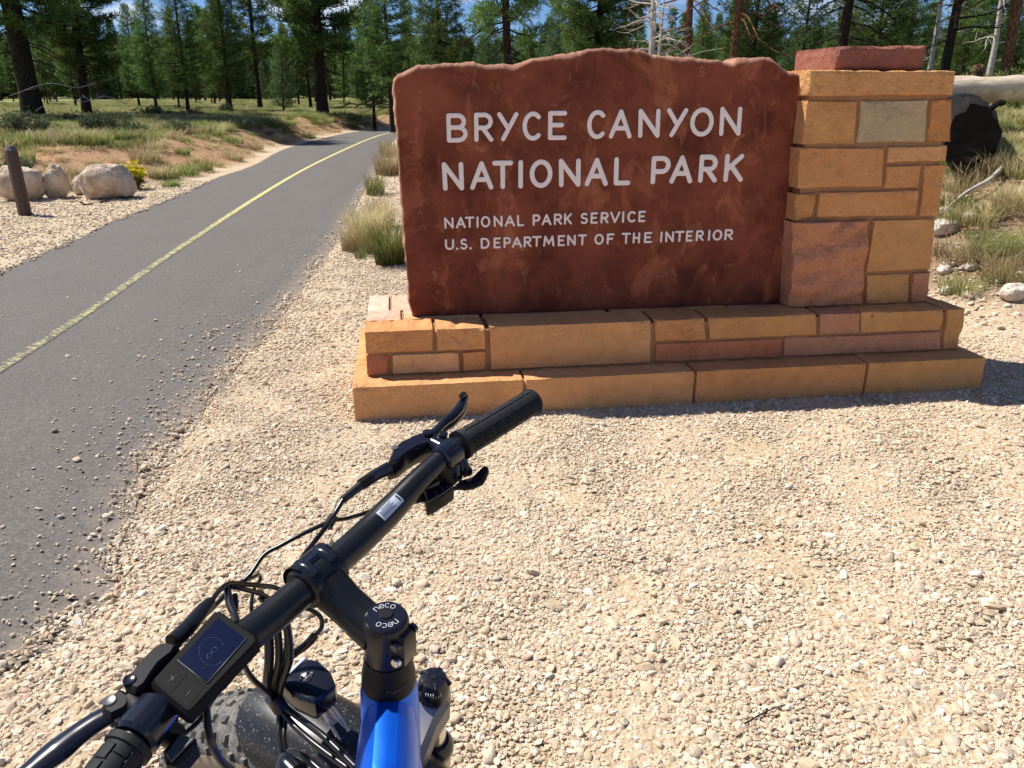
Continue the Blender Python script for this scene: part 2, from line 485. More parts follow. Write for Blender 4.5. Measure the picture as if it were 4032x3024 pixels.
M = dict(
    ground=mat_ground(), asphalt=mat_asphalt(), line=mat_asphalt(True), pebble=mat_pebble(),
    stone=mat_stone('sandstone'), slab=mat_slab(), boulder=mat_boulder(),
    mortar=simple('mortar', (0.26, 0.13, 0.06), 0.95, nscale=60, nstr=0.5, ndist=0.004, var=(0.40, 0.22, 0.11)),
    letter=simple('letter_paint', (0.93, 0.86, 0.84), 0.6, nscale=40, nstr=0.1, var=(0.86, 0.75, 0.73)),
    bark_dark=mat_bark('bark_dark', (0.040, 0.030, 0.024), (0.085, 0.062, 0.048)),
    bark_red=mat_bark('bark_orange', (0.16, 0.085, 0.05), (0.36, 0.19, 0.11)),
    bark_mid=mat_bark('bark_brown', (0.06, 0.042, 0.032), (0.15, 0.10, 0.07)),
    grey_wood=mat_wood('weathered_wood', (0.30, 0.27, 0.24), (0.60, 0.56, 0.51)),
    log_wood=mat_wood('bleached_log', (0.40, 0.27, 0.16), (0.82, 0.70, 0.54)),
    char=mat_wood('charred_wood', (0.005, 0.005, 0.005), (0.022, 0.019, 0.017)),
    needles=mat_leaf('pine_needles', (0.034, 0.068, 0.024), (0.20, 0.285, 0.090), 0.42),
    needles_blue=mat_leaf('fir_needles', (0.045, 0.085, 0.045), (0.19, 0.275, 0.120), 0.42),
    sage=mat_leaf('sage_leaves', (0.085, 0.11, 0.060), (0.21, 0.24, 0.14), 0.2),
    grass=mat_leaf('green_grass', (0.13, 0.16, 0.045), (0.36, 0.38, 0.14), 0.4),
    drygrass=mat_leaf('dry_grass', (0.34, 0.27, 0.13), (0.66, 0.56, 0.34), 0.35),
    yellow=mat_leaf('yellow_flowers', (0.55, 0.44, 0.02), (0.80, 0.70, 0.04), 0.25),
    white_rock=simple('white_rock', (0.62, 0.57, 0.50), 0.9, nscale=14, nstr=1.0, ndist=0.05, var=(0.46, 0.38, 0.30)),
    post=simple('post_brown_paint', (0.060, 0.035, 0.026), 0.65, nscale=30, nstr=0.3, ndist=0.003, var=(0.085, 0.05, 0.038)),
    post_cap=simple('post_cap', (0.13, 0.10, 0.11), 0.7),
    black=simple('black_plastic', (0.009, 0.009, 0.011), 0.5, spec=0.16, nscale=900, nstr=0.12, ndist=0.0003),
    bar=simple('black_anodised_bar', (0.016, 0.017, 0.020), 0.30, 0.35, nscale=1400, nstr=0.5, ndist=0.0002),
    gloss=simple('gloss_black', (0.010, 0.011, 0.020), 0.2),
    rubber=simple('grip_rubber', (0.017, 0.018, 0.020), 0.65, spec=0.25, nscale=1500, nstr=0.7, ndist=0.0004),
    cable=simple('cable_housing', (0.011, 0.010, 0.011), 0.28),
    steel=simple('bright_steel', (0.62, 0.60, 0.58), 0.22, 1.0),
    alu=simple('grey_cast_crown', (0.16, 0.16, 0.165), 0.42, 0.6, nscale=500, nstr=0.2, ndist=0.0003),
    lower=simple('silver_fork_lower', (0.42, 0.38, 0.34), 0.35, 0.7),
    blue=simple('satin_blue_paint', (0.003, 0.13, 0.78), 0.34, 0.6),
    screen=simple('lcd_screen', (0.0015, 0.005, 0.026), 0.2, spec=0.25),
    case=simple('display_case', (0.005, 0.005, 0.006), 0.6, spec=0.10, nscale=700, nstr=0.2, ndist=0.0002),
    white_print=simple('white_print', (0.75, 0.75, 0.77), 0.5),
    grey_print=simple('grey_print', (0.075, 0.08, 0.09), 0.5),
    faint_print=simple('lcd_digits', (0.02, 0.035, 0.09), 0.2),
    sticker=simple('silver_sticker', (0.50, 0.55, 0.66), 0.4),
    lens=simple('clear_lens', (0.55, 0.58, 0.65), 0.08),
    amber=simple('amber_reflector', (0.16, 0.10, 0.04), 0.3),
    tyre=mat_dusty('dusty_tyre', (0.050, 0.049, 0.048), (0.20, 0.185, 0.16), 0.8, (0.40, 0.62), 90, 0.12),
    sidewall=simple('dusty_sidewall', (0.46, 0.37, 0.26), 0.9, nscale=40, nstr=0.3, var=(0.30, 0.24, 0.17)),
    fender=mat_dusty('dusty_fender', (0.012, 0.012, 0.014), (0.28, 0.27, 0.25), 0.28, (0.62, 0.66), 330, 0.03),
)
#@@GEOM
# ------------------------------------------------------------------ terrain
def sdist(x, y, P):
    """signed distance to an open polyline, positive on its left"""
    x = np.asarray(x, float); y = np.asarray(y, float)
    best = np.full(x.shape, 1e9); sg = np.ones(x.shape)
    for (x0, y0), (x1, y1) in zip(P[:-1], P[1:]):
        dx, dy = x1 - x0, y1 - y0
        t = np.clip(((x - x0) * dx + (y - y0) * dy) / (dx * dx + dy * dy), 0, 1)
        d = np.hypot(x - x0 - t * dx, y - y0 - t * dy)
        c = dx * (y - y0) - dy * (x - x0)
        m = d < best - 1e-9
        best = np.where(m, d, best); sg = np.where(m, np.sign(c), sg)
    return best * sg
def sm(t):
    t = np.clip(t, 0, 1); return t * t * (3 - 2 * t)
FOOT = [(-60, 13.2), (-14, 13.3), (-8.4, 13.4), (-6.5, 13.6), (-5.8, 16), (-6.05, 18.6), (-6.8, 23.6), (-7.05, 27), (-7.1, 33), (-6.85, 37.5), (-4.3, 41.9), (2, 43.5), (60, 44)]
TOPL = [(-60, 16.2), (-14, 15.9), (-9.2, 16.3), (-8.0, 18), (-8.1, 21), (-8.5, 25), (-8.6, 33), (-8.4, 38.5), (-5, 43.5), (2, 46), (60, 47)]
RFOOT = [(9, 60), (3.6, 30), (2.2, 14), (2.3, 8.6), (2.75, 6.15), (3.4, 5.25), (6.2, 4.6), (14, 4.0), (60, 3)]
PL = [(0,1076),(122,1018),(226,975),(330,934),(407,889),(565,825),(669,785),(769,740),(859,699),(1000,651),(1107,593),(1198,564),(1270,546),(1342,528),(1415,517),(1563,508)]
PC = [(0,1460),(365,1221),(729,966),(1094,729),(1276,629),(1458,547),(1550,523)]
PR = [(0,2661),(182,2552),(419,2315),(547,1969),(674,1750),(875,1513),(1021,1349),(1185,1130),(1294,984),(1385,838),(1440,729),(1513,602),(1558,547)]
EL = [(-4.55, -6), (-4.4, 0), (-4.40, 4.5)] + [tuple(at_z(*q)[:2]) for q in PL] + [(-2.5, 40.6), (3, 41.5), (12, 41.8)]
CL = [(-2.4, -6), (-2.5, 0.5), (-2.7, 2.6)] + [tuple(at_z(*q)[:2]) for q in PC] + [(-3.4, 37.2), (0, 38.6), (12, 39.4)]
ER = [(-0.9, -6), (-1.05, 0), (-1.2, 1.2)] + [tuple(at_z(*q)[:2]) for q in PR] + [(-3.2, 33.5), (0, 36.0), (12, 37.0)]
def hgt(x, y):
    x = np.asarray(x, float); y = np.asarray(y, float)
    df = sdist(x, y, FOOT); dt = -sdist(x, y, TOPL)
    t = np.where(dt <= 0, 1.0, df / np.maximum(df + np.maximum(dt, 0), 1e-6))
    t = np.clip(t, 0, 1)
    left = 0.52 * (0.45 * t + 0.55 * sm(t)) + np.clip(df - 8, 0, 130) * 0.0042
    left = np.where(df <= 0, 0, left)
    dr = sdist(x, y, RFOOT)
    right = np.interp(dr, [0, 0.25, 0.9, 1.7, 4, 12, 40, 110], [0, 0.06, 0.36, 0.84, 1.14, 1.75, 2.1, 2.3])
    # the left of RFOOT is uphill only right of the kerb of gravel
    h = np.maximum(left, right)
    off = np.clip(np.maximum(df, dr) / 2.0, 0, 1)
    bumps = (0.05 * np.sin(x * 1.3 + 0.7 * np.sin(y * 0.8)) * np.sin(y * 1.1 + 1.3) + 0.035 * np.sin(x * 3.1 + y * 1.7) * np.sin(y * 2.3 - x))
    return h + off * bumps
def H(x, y): return float(hgt(np.array([x]), np.array([y]))[0])
def ground_hit(px, py):
    r = ray(px, py)
    s = np.linspace(0.5, 400, 6000) / r[1]
    z = EYE + r[2] * s
    h = hgt(r[0] * s, r[1] * s)
    k = np.argmax(z <= h)
    if z[k] > h[k]: k = len(s) - 1
    return np.array([r[0] * s[k], r[1] * s[k], h[k]])

def spaced(a, b, fine0, fine1, d0, grow):
    xs = list(np.arange(fine0, fine1 + 1e-6, d0))
    d = d0; v = fine1
    while v < b: d *= grow; v += d; xs.append(v)
    d = d0; v = fine0
    lo = []
    while v > a: d *= grow; v -= d; lo.append(v)
    return np.array(lo[::-1] + xs)
gx = spaced(-420, 420, -9, 6, 0.085, 1.045)
gy = spaced(-30, 700, 0.5, 16, 0.085, 1.03)
X, Y = np.meshgrid(gx, gy)
Z = hgt(X, Y)
gravel_region = None
def weights(X, Y):
    df = sdist(X, Y, FOOT); dt = sdist(X, Y, TOPL); dr = sdist(X, Y, RFOOT)
    wob = 0.5 * np.sin(X * 1.9 + Y) + 0.35 * np.sin(Y * 2.7 - X * 1.3) + 0.25 * np.sin(X * 5.1 + Y * 4.3)
    meadow = sm((dt + 0.8 + wob * 0.9) / 1.4)
    dirt = sm((df + 0.15 + wob * 0.25) / 0.6)
    # right bank: grey brown soil low down, grass above
    rgrass = sm((dr - 2.6 + wob * 0.5) / 1.2)
    gravel = np.clip(1 - sm((dr + 0.15 + wob * 0.2) / 0.55), 0, 1)
    meadow = np.maximum(meadow * (dr < 0), rgrass)
    meadow = np.where((dr < 0), sm((dt + 0.8 + wob * 0.9) / 1.4), rgrass)
    dirt = dirt * (dr < 0)
    return gravel, dirt, meadow
wg, wd, wm = weights(X, Y)
# the path is let into the ground a little so that the gravel laps over its edge
Z = Z + 0.012 * np.sin(X * 9 + 2 * np.sin(Y * 5)) * np.sin(Y * 7) * 0.3
inpath = (sdist(X, Y, EL) < 0.0) & (sdist(X, Y, ER) > 0.0)
inner = np.minimum(-sdist(X, Y, EL), sdist(X, Y, ER))
Z = np.where(inner > -0.03, np.minimum(Z, 0) - 0.030 * sm((inner + 0.01) / 0.09) - 0.004, Z)
V = np.stack([X, Y, Z], -1).reshape(-1, 3)
ny, nx = X.shape
idx = np.arange(nx * ny).reshape(ny, nx)
F = np.stack([idx[:-1, :-1], idx[:-1, 1:], idx[1:, 1:], idx[1:, :-1]], -1).reshape(-1, 4)
g = obj('ground', V, F, M['ground'], smooth=True)
for nm, w in (('z_gravel', wg), ('z_dirt', wd), ('z_meadow', wm)):
    a = g.data.attributes.new(nm, 'FLOAT', 'POINT'); a.data.foreach_set('value', w.reshape(-1).astype(np.float32))
tag(g, kind='structure')

# ------------------------------------------------------------------ path and centre line
def resample(P, n, wig=0.0):
    P = np.array(catmull([np.array([*p, 0.0]) for p in P], 8))[:, :2]
    s = np.concatenate([[0], np.cumsum(np.hypot(*np.diff(P, axis=0).T))])
    t = np.linspace(0, 1, n) ** 1.0 * s[-1]
    return np.stack([np.interp(t, s, P[:, 0]), np.interp(t, s, P[:, 1])], -1)
n_p = 900
l_, r_ = resample(EL, n_p), resample(ER, n_p)
c_ = np.linspace(0, 1, 15)
wl_ = np.array([0.03 * nse((p[0] * 3, p[1] * 3, 0)) + 0.02 * nse((p[0] * 14, p[1] * 14, 5)) for p in l_])
wr_ = np.array([0.05 * nse((p[0] * 3, p[1] * 3, 3)) + 0.03 * nse((p[0] * 14, p[1] * 14, 9)) for p in r_])
PV = []
dust = []
for i in range(n_p):
    d = (r_[i] - l_[i]); w = np.linalg.norm(d); d = d / w
    for t in c_:
        s = t * w + ((wl_[i] - 0.03) * (1 - t) ** 6 + (wr_[i] + 0.03) * t ** 6)
        q = l_[i] + d * s
        e = min(t, 1 - t) * w
        PV.append((q[0], q[1], 0.006 * math.sin(math.pi * t) + 0.004 - (0.005 if t in (0.0, 1.0) else 0)))
        near = max(0.0, 1 - (1 - t) * w / 0.40) + 0.6 * max(0.0, 1 - t * w / 0.16) + 0.12
        dust.append(min(1.0, near))
k = len(c_)
PF = [(i * k + j, i * k + j + 1, (i + 1) * k + j + 1, (i + 1) * k + j) for i in range(n_p - 1) for j in range(k - 1)]
road = obj('path', PV, PF, M['asphalt'], smooth=True)
a = road.data.attributes.new('dust', 'FLOAT', 'POINT'); a.data.foreach_set('value', np.array(dust, np.float32))
tag(road, kind='structure')
cl = resample(CL, 700)
LV, LF, wear = [], [], []
for i in range(700):
    T = cl[min(i + 1, 699)] - cl[max(i - 1, 0)]; T /= np.linalg.norm(T); Nn = np.array([-T[1], T[0]])
    for t in (-0.042, -0.014, 0.014, 0.042):
        q = cl[i] + Nn * t
        LV.append((q[0], q[1], 0.0130))
        wear.append(float(np.interp(cl[i][1], [3.5, 5.5, 7.5, 9, 12, 40], [0.535, 0.525, 0.505, 0.485, 0.42, 0.30])) + (0.06 if abs(t) > 0.03 else 0))
LF = [(i * 4 + j, i * 4 + j + 1, (i + 1) * 4 + j + 1, (i + 1) * 4 + j) for i in range(699) for j in range(3)]
ln = obj('centre_line', LV, LF, M['line'], smooth=True)
a = ln.data.attributes.new('wear', 'FLOAT', 'POINT'); a.data.foreach_set('value', np.array(wear, np.float32))
tag(ln, kind='structure')

# ------------------------------------------------------------------ geometry-node scatter
def scatter_group(name, source):
    """instances on points; source: 'pebble' makes stones from noise-shaped spheres, else a list of objects already in the scene"""
    ng = bpy.data.node_groups.new(name, 'GeometryNodeTree')
    ng.interface.new_socket('Geometry', in_out='INPUT', socket_type='NodeSocketGeometry')
    ng.interface.new_socket('Geometry', in_out='OUTPUT', socket_type='NodeSocketGeometry')
    n, l = ng.nodes, ng.links
    gi, go = n.new('NodeGroupInput'), n.new('NodeGroupOutput')
    gti = n.new('GeometryNodeGeometryToInstance')
    iop = n.new('GeometryNodeInstanceOnPoints')
    iop.inputs['Pick Instance'].default_value = True
    srcs = []
    if source == 'pebble':
        for i in range(7):
            s = n.new('GeometryNodeMeshIcoSphere'); s.inputs['Subdivisions'].default_value = 2; s.inputs['Radius'].default_value = 1
            sp = n.new('GeometryNodeSetPosition')
            nt = n.new('ShaderNodeTexNoise'); nt.noise_dimensions = '4D'
            nt.inputs['W'].default_value = i * 7.3; nt.inputs['Scale'].default_value = 0.9; nt.inputs['Detail'].default_value = 1.5
            sub = n.new('ShaderNodeVectorMath'); sub.operation = 'SUBTRACT'; sub.inputs[1].default_value = (0.5, 0.5, 0.5)
            scl = n.new('ShaderNodeVectorMath'); scl.operation = 'SCALE'; scl.inputs['Scale'].default_value = 1.9 if i % 2 else 1.3
            l.new(nt.outputs['Color'], sub.inputs[0]); l.new(sub.outputs[0], scl.inputs[0]); l.new(scl.outputs[0], sp.inputs['Offset'])
            l.new(s.outputs['Mesh'], sp.inputs['Geometry'])
            smt = n.new('GeometryNodeSetMaterial'); smt.inputs['Material'].default_value = M['pebble']
            l.new(sp.outputs[0], smt.inputs['Geometry'])
            sh = n.new('GeometryNodeSetShadeSmooth'); sh.inputs['Shade Smooth'].default_value = (i % 3 != 0)
            l.new(smt.outputs[0], sh.inputs['Geometry'])
            srcs.append(sh.outputs[0])
    else:
        for o in source:
            oi = n.new('GeometryNodeObjectInfo'); oi.inputs['Object'].default_value = o; oi.transform_space = 'ORIGINAL'
            srcs.append(oi.outputs['Geometry'])
    for s in reversed(srcs): l.new(s, gti.inputs[0])
    l.new(gti.outputs[0], iop.inputs['Instance'])
    def na(nm, ty):
        x = n.new('GeometryNodeInputNamedAttribute'); x.data_type = ty; x.inputs['Name'].default_value = nm
        return x.outputs[0]
    l.new(gi.outputs[0], iop.inputs['Points'])
    l.new(na('pick', 'INT'), iop.inputs['Instance Index'])
    e2r = n.new('FunctionNodeEulerToRotation'); l.new(na('rot', 'FLOAT_VECTOR'), e2r.inputs[0]); l.new(e2r.outputs[0], iop.inputs['Rotation'])
    l.new(na('scl', 'FLOAT_VECTOR'), iop.inputs['Scale'])
    l.new(iop.outputs[0], go.inputs[0])
    return ng
def scatter(name, pts, rot, scl, pick, group, mat=None):
    me = bpy.data.meshes.new(name)
    me.vertices.add(len(pts)); me.vertices.foreach_set('co', np.asarray(pts, np.float32).ravel())
    for nm, ty, arr in (('rot', 'FLOAT_VECTOR', rot), ('scl', 'FLOAT_VECTOR', scl)):
        a = me.attributes.new(nm, ty, 'POINT'); a.data.foreach_set('vector', np.asarray(arr, np.float32).ravel())
    a = me.attributes.new('pick', 'INT', 'POINT'); a.data.foreach_set('value', np.asarray(pick, np.int32))
    if mat: me.materials.append(mat)
    o = link(bpy.data.objects.new(name, me))
    md = o.modifiers.new('scatter', 'NODES'); md.node_group = group
    return o

# gravel: individual stones over the near gravel, the loose ones on the edge of the path too
def inside_frame(x, y, z=0.0, m=120):
    dz = z - EYE
    U = y * SP + dz * CP; D = y * CP - dz * SP
    with np.errstate(divide='ignore', invalid='ignore'):
        px = 2016 + FPX * x / D; py = 1512 - FPX * U / D
    return (D > 0.2) & (px > -m) & (px < 4032 + m) & (py > -m) & (py < 3024 + m)
SIGN_O = at_z(1395, 1661)
SIGN_A = math.atan2(0.315, 2.204)
def to_sign(x, y):
    c, s = math.cos(SIGN_A), math.sin(SIGN_A)
    dx, dy = x - SIGN_O[0], y - SIGN_O[1]
    return dx * c + dy * s, -dx * s + dy * c
BALD = [(*at_z(3060, 2150)[:2], .16), (*at_z(3130, 2230)[:2], .10), (*at_z(2480, 2300)[:2], .07), (*at_z(1750, 2250)[:2], .06), (*at_z(3600, 2050)[:2], .14), (*at_z(2250, 1950)[:2], .12), (*at_z(3350, 2700)[:2], .06), (*at_z(2950, 1780)[:2], .2)]
P_, S_ = [], []
def throw(n, x0, x1, y0, y1, med, sig, lo, hi, keep):
    x = rng.uniform(x0, x1, n); y = rng.uniform(y0, y1, n)
    d = np.clip(np.exp(rng.normal(math.log(med), sig, n)), lo, hi)
    k = keep(x, y, d) & inside_frame(x, y)
    P_.append(np.stack([x[k], y[k]], -1)); S_.append(d[k])
def on_gravel(x, y, d, sign=True, thin=0.0):
    e = sdist(x, y, ER)                       # left of ER is the path
    wgr, wdr, wme = weights(x, y)
    ragged = 0.05 * np.sin(x * 7 + y * 5) + 0.04 * np.sin(y * 17 + x * 3)
    p = np.clip(0.5 - (e + ragged) / 0.16, 0, 1)
    ok = rng.random(len(x)) < np.where(p > 0, p, 0) * np.clip(wgr, 0, 1)
    u, v = to_sign(x, y)
    ok &= ~((u > 0.02) & (u < 3.2) & (v > 0.015) & (v < 1.0)) & ~((u > 0.5) & (v > 0.9))
    # sandy worn patches carry fewer stones
    patch = np.sin(x * 1.1 + 2.1) * np.sin(y * 1.3 + 0.4) + 0.5 * np.sin(x * 3.3 + y * 2.1)
    bald = np.zeros(len(x))
    for bx_, by_, br_ in BALD: bald = np.maximum(bald, np.exp(-(((x - bx_) / br_) ** 2 + ((y - by_) / (br_ * 1.3)) ** 2) ** 1.5))
    ok &= rng.random(len(x)) < (1 - 0.93 * bald)
    ok &= (rng.random(len(x)) < np.where(patch > 0.4, 0.50, 0.92)) | (d > 0.018)
    return ok
throw(170000, -1.9, 1.9, 1.2, 2.6, 0.0069, 0.50, 0.0032, 0.040, on_gravel)
throw(210000, -1.9, 3.4, 2.4, 4.6, 0.0078, 0.44, 0.0045, 0.034, on_gravel)
throw(60000, -2.4, 4.4, 4.4, 7.2, 0.0110, 0.36, 0.006, 0.035, on_gravel)
# coarser stones swept along the lower left and in front
throw(8000, -1.7, 1.3, 1.2, 2.3, 0.017, 0.28, 0.012, 0.040, lambda x, y, d: on_gravel(x, y, d) & (rng.random(len(x)) < np.clip(1.0 - (x + 1.2) / 1.4, 0.12, 1)))
throw(60000, -3.4, 0.2, 4.6, 11.0, 0.0135, 0.32, 0.007, 0.035, on_gravel)
throw(16000, -4.6, -0.8, 9.0, 20.0, 0.022, 0.32, 0.012, 0.05, on_gravel)
# loose stones on the asphalt
def loose(x, y, d):
    e = sdist(x, y, ER)
    return (e > -0.02) & (rng.random(len(x)) < np.exp(-np.clip(e, 0, 9) / 0.22) * 0.8 + 0.004)
throw(16000, -2.6, -1.0, 1.2, 5.5, 0.0085, 0.5, 0.004, 0.032, loose)
throw(6000, -4.0, -1.0, 3.0, 9.0, 0.010, 0.4, 0.005, 0.026, loose)
# far gravel shoulder on the left of the path and the right bank's stones
def left_sh(x, y, d):
    e = sdist(x, y, EL)
    wgr, wdr, wme = weights(x, y)
    return (e > -0.06 + 0.03 * np.sin(y * 9)) & (rng.random(len(x)) < (1 - wdr) * 0.9 + 0.12)
throw(26000, -9.5, -4.2, 6.2, 15.0, 0.022, 0.3, 0.012, 0.05, left_sh)
def rbank(x, y, d):
    dr = sdist(x, y, RFOOT)
    return (dr > -0.3) & (dr < 2.6) & (rng.random(len(x)) < np.clip(1.1 - dr / 1.6, 0.16, 1))
throw(9000, 2.4, 6.0, 4.5, 9.0, 0.020, 0.5, 0.010, 0.11, rbank)
P_ = np.concatenate(P_); S_ = np.concatenate(S_)
n_s = len(P_)
zz = hgt(P_[:, 0], P_[:, 1])
pe = sdist(P_[:, 0], P_[:, 1], ER)
pe2 = sdist(P_[:, 0], P_[:, 1], EL)
onp = (pe > 0) & (pe2 < 0)
zz = np.where(onp, 0.008, zz) + S_ * np.where(onp, 0.22, rng.uniform(-0.02, 0.24, n_s))
sc3 = np.stack([S_ * 0.5 * rng.uniform(0.85, 1.35, n_s), S_ * 0.5 * rng.uniform(0.7, 1.05, n_s), S_ * 0.5 * rng.uniform(0.32, 0.64, n_s)], -1)
rot = np.stack([rng.normal(0, 0.35, n_s), rng.normal(0, 0.35, n_s), rng.uniform(0, 6.28, n_s)], -1)
peb = scatter('gravel', np.column_stack([P_, zz]), rot, sc3, rng.integers(0, 7, n_s), scatter_group('pebbles', 'pebble'))
tag(peb, kind='stuff')
print('pebbles', n_s)

# ------------------------------------------------------------------ grasses and shrubs
def blades(n, h, spread, lean, w, seed, segs=3, base=0.05):
    r = np.random.default_rng(seed)
    V, F, sh = [], [], []
    for i in range(n):
        a = r.uniform(0, 6.28); b = base * math.sqrt(r.random())
        p = np.array([math.cos(a) * b, math.sin(a) * b, 0.0])
        a2 = a + r.normal(0, 0.7)
        hh = h * r.uniform(0.45, 1.0)
        ln_ = spread * r.uniform(0.1, 1.0)
        out = np.array([math.cos(a2), math.sin(a2), 0])
        side = np.array([-out[1], out[0], 0]) * w * r.uniform(0.6, 1.2)
        s0 = r.random(); k0 = len(V)
        for k in range(segs + 1):
            t = k / segs
            c = p + out * (ln_ * t ** 1.7) + np.array([0, 0, hh * (t - lean * t * t * 0.45)])
            ww = side * (1 - t) ** 0.7 if k < segs else side * 0.06
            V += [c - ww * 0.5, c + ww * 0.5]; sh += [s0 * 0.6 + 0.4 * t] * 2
            if k: F.append((k0 + 2 * k - 2, k0 + 2 * k - 1, k0 + 2 * k + 1, k0 + 2 * k))
    return np.array(V), F, sh
def with_shade(o, sh):
    a = o.data.attributes.new('shade', 'FLOAT', 'POINT'); a.data.foreach_set('value', np.array(sh, np.float32)); return o
def grass_tuft(loc, n, h, spread, w, mat, label, seed, group=None, base=0.06, lean=0.6):
    V, F, sh = blades(n, h, spread, lean, w, seed, base=base)
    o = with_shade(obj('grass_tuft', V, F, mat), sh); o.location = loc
    return tag(o, label, 'grass', group)
def gl(px, py):  # on the ground under a pixel of the photograph
    q = ground_hit(px, py); return (q[0], q[1], q[2] - 0.01)
t1 = grass_tuft(gl(1535, 1040), 900, 0.62, 0.34, 0.0060, M['grass'], 'large green grass clump growing beside the lower left edge of the red stone', 11, base=0.13)
t2 = grass_tuft(gl(1445, 990), 1000, 0.70, 0.34, 0.0055, M['drygrass'], 'golden dry grass clump left of the green clump beside the sign', 12, base=0.14)
t3 = grass_tuft(gl(1385, 990), 320, 0.38, 0.2, 0.005, M['drygrass'], 'short straw-coloured tuft at the edge of the path left of the sign', 13, base=0.10)
t4 = grass_tuft(gl(1500, 900), 420, 0.62, 0.25, 0.007, M['drygrass'], 'tall thin dry grass behind the green clump beside the sign', 14, base=0.16)
grass_tuft(gl(1478, 770), 300, 0.55, 0.18, 0.008, M['grass'], 'light green tuft at the path edge above the lying stick', 15, base=0.14)
grass_tuft(gl(1530, 690), 520, 0.75, 0.25, 0.010, M['drygrass'], 'golden tuft partly hidden by the upper left edge of the red stone', 16, base=0.25)
grass_tuft(gl(1420, 1020), 90, 0.22, 0.12, 0.005, M['grass'], 'small green sprig between the path edge and the golden clump', 17, base=0.05)
grass_tuft(gl(1545, 620), 420, 0.7, 0.25, 0.012, M['drygrass'], 'farthest dry tuft by the path where the sign hides the bend', 18, base=0.3)
# tufts on the left bank and at the boulders
bt = [(640, 700, .42, .40, 'drygrass', 'pale bent dry grass clump right of the yellow flowering bush'), (570, 640, .55, .3, 'drygrass', 'straw tuft behind the yellow flowering bush'),
      (652, 705, .36, .2, 'grass', 'green and straw tuft beside the bent dry clump'), (730, 690, .38, .3, 'grass', 'olive tuft on the bank above the path edge'),
      (790, 672, .38, .3, 'grass', 'wide green tuft on the bank nearest the asphalt edge'), (672, 735, .2, .15, 'grass', 'tiny tuft low on the gravel near the asphalt'),
      (915, 630, .35, .2, 'drygrass', 'small golden tuft on the red bank mid-way along the path'), (290, 750, .38, .3, 'drygrass', 'dry tuft between the standing boulder and the big square boulder'),
      (480, 780, .28, .2, 'grass', 'thin tuft at the foot of the big square boulder'), (250, 700, .42, .3, 'drygrass', 'straw tuft behind the standing boulder'),
      (610, 590, .4, .3, 'drygrass', 'straw tuft at the left of the dark shadow on the bank'), (720, 610, .25, .2, 'grass', 'small yellowish tuft under the dark shadow on the bank'),
      (1215, 545, .38, .25, 'grass', 'bright yellow-green tuft near the far end of the path'), (1110, 560, .45, .3, 'drygrass', 'dry tuft on the far bank beside the path'),
      (1390, 505, .6, .3, 'grass', 'tall pale green tuft in front of the dark shaded hollow'), (80, 640, .5, .3, 'grass', 'green tuft right of the brown post top'),
      (1000, 590, .4, .3, 'drygrass', 'dry tuft on the crest of the bank left of the path')]
for i, (px, py, h, s, mt, lb) in enumerate(bt):
    grass_tuft(gl(px, py), 260, h, s, 0.011, M[mt], lb, 30 + i, base=0.14 if h < .3 else 0.26, lean=0.9 if 'bent' in lb else 0.6)
rt = [(3790, 760, .35, .25, 'drygrass', 'dry tuft on the bank just under the charred log'), (3900, 1010, .30, .2, 'grass', 'green tuft on the bank below the white rock'),
      (3785, 1160, .22, .12, 'grass', 'small green tuft on bare soil right of the pillar base'), (3990, 830, .35, .3, 'drygrass', 'straw tuft above the grey branch at the right edge'),
      (3960, 1100, .3, .2, 'drygrass', 'low dry tuft on the right bank near the flat pale rock'), (3850, 900, .3, .25, 'drygrass', 'bleached tuft around the grey branch'),
      (3700, 690, .35, .2, 'grass', 'green tuft in the shade under the charred log end'), (3950, 640, .3, .25, 'grass', 'grass clump right of the charred log end'),
      (4010, 1010, .35, .25, 'grass', 'green clump at the right margin of the bank'), (3930, 690, .35, .25, 'drygrass', 'dry clump in front of the charred log')]
for i, (px, py, h, s, mt, lb) in enumerate(rt):
    grass_tuft(gl(px, py), 260, h, s, 0.005, M[mt], lb, 60 + i, base=0.16)
# meadow grass: instances of tufts that stand in the scene
def far_tuft(loc, n, h, mat, seed, label):
    return grass_tuft(loc, n, h, h * 0.7, 0.016, mat, label, seed, base=0.30)
mt = [far_tuft(gl(300, 560), 150, 0.40, M['grass'], 81, 'green meadow tuft at the crest of the bank behind the boulders'),
      far_tuft(gl(430, 545), 150, 0.40, M['drygrass'], 82, 'yellowish meadow tuft on the crest left of the dark shadow'),
      far_tuft(gl(1100, 470), 130, 0.34, M['grass'], 83, 'green meadow tuft near the foot of the large dark pine')]
def meadow_points(n, x0, x1, y0, y1, fn):
    x = rng.uniform(x0, x1, n); y = y0 + (y1 - y0) * rng.random(n) ** 1.25
    k = fn(x, y) & inside_frame(x, y, hgt(x, y), 60)
    return x[k], y[k]
def inm(x, y):
    _, _, w = weights(x, y)
    pt = 0.5 + 0.5 * np.sin(x * 0.5 + 1.5 * np.sin(y * 0.23)) * np.sin(y * 0.31 + x * 0.17)
    return (rng.random(len(x)) < w * (0.35 + 0.65 * pt)) & (sdist(x, y, RFOOT) < 0)
def inr(x, y):
    dr = sdist(x, y, RFOOT)
    return (dr > 0.5) & (rng.random(len(x)) < np.clip(dr / 2.2, 0.12, 0.85))
def inb(x, y):
    _, d, w = weights(x, y)
    return (rng.random(len(x)) < d * 0.07) & (w < 0.5) & (sdist(x, y, RFOOT) < 0)
xa, ya = meadow_points(60000, -42, 3, 16, 95, inm)
xb, yb = meadow_points(15000, 2, 22, 4.5, 34, inr)
xc, yc = meadow_points(14000, -16, -5, 13, 42, inb)
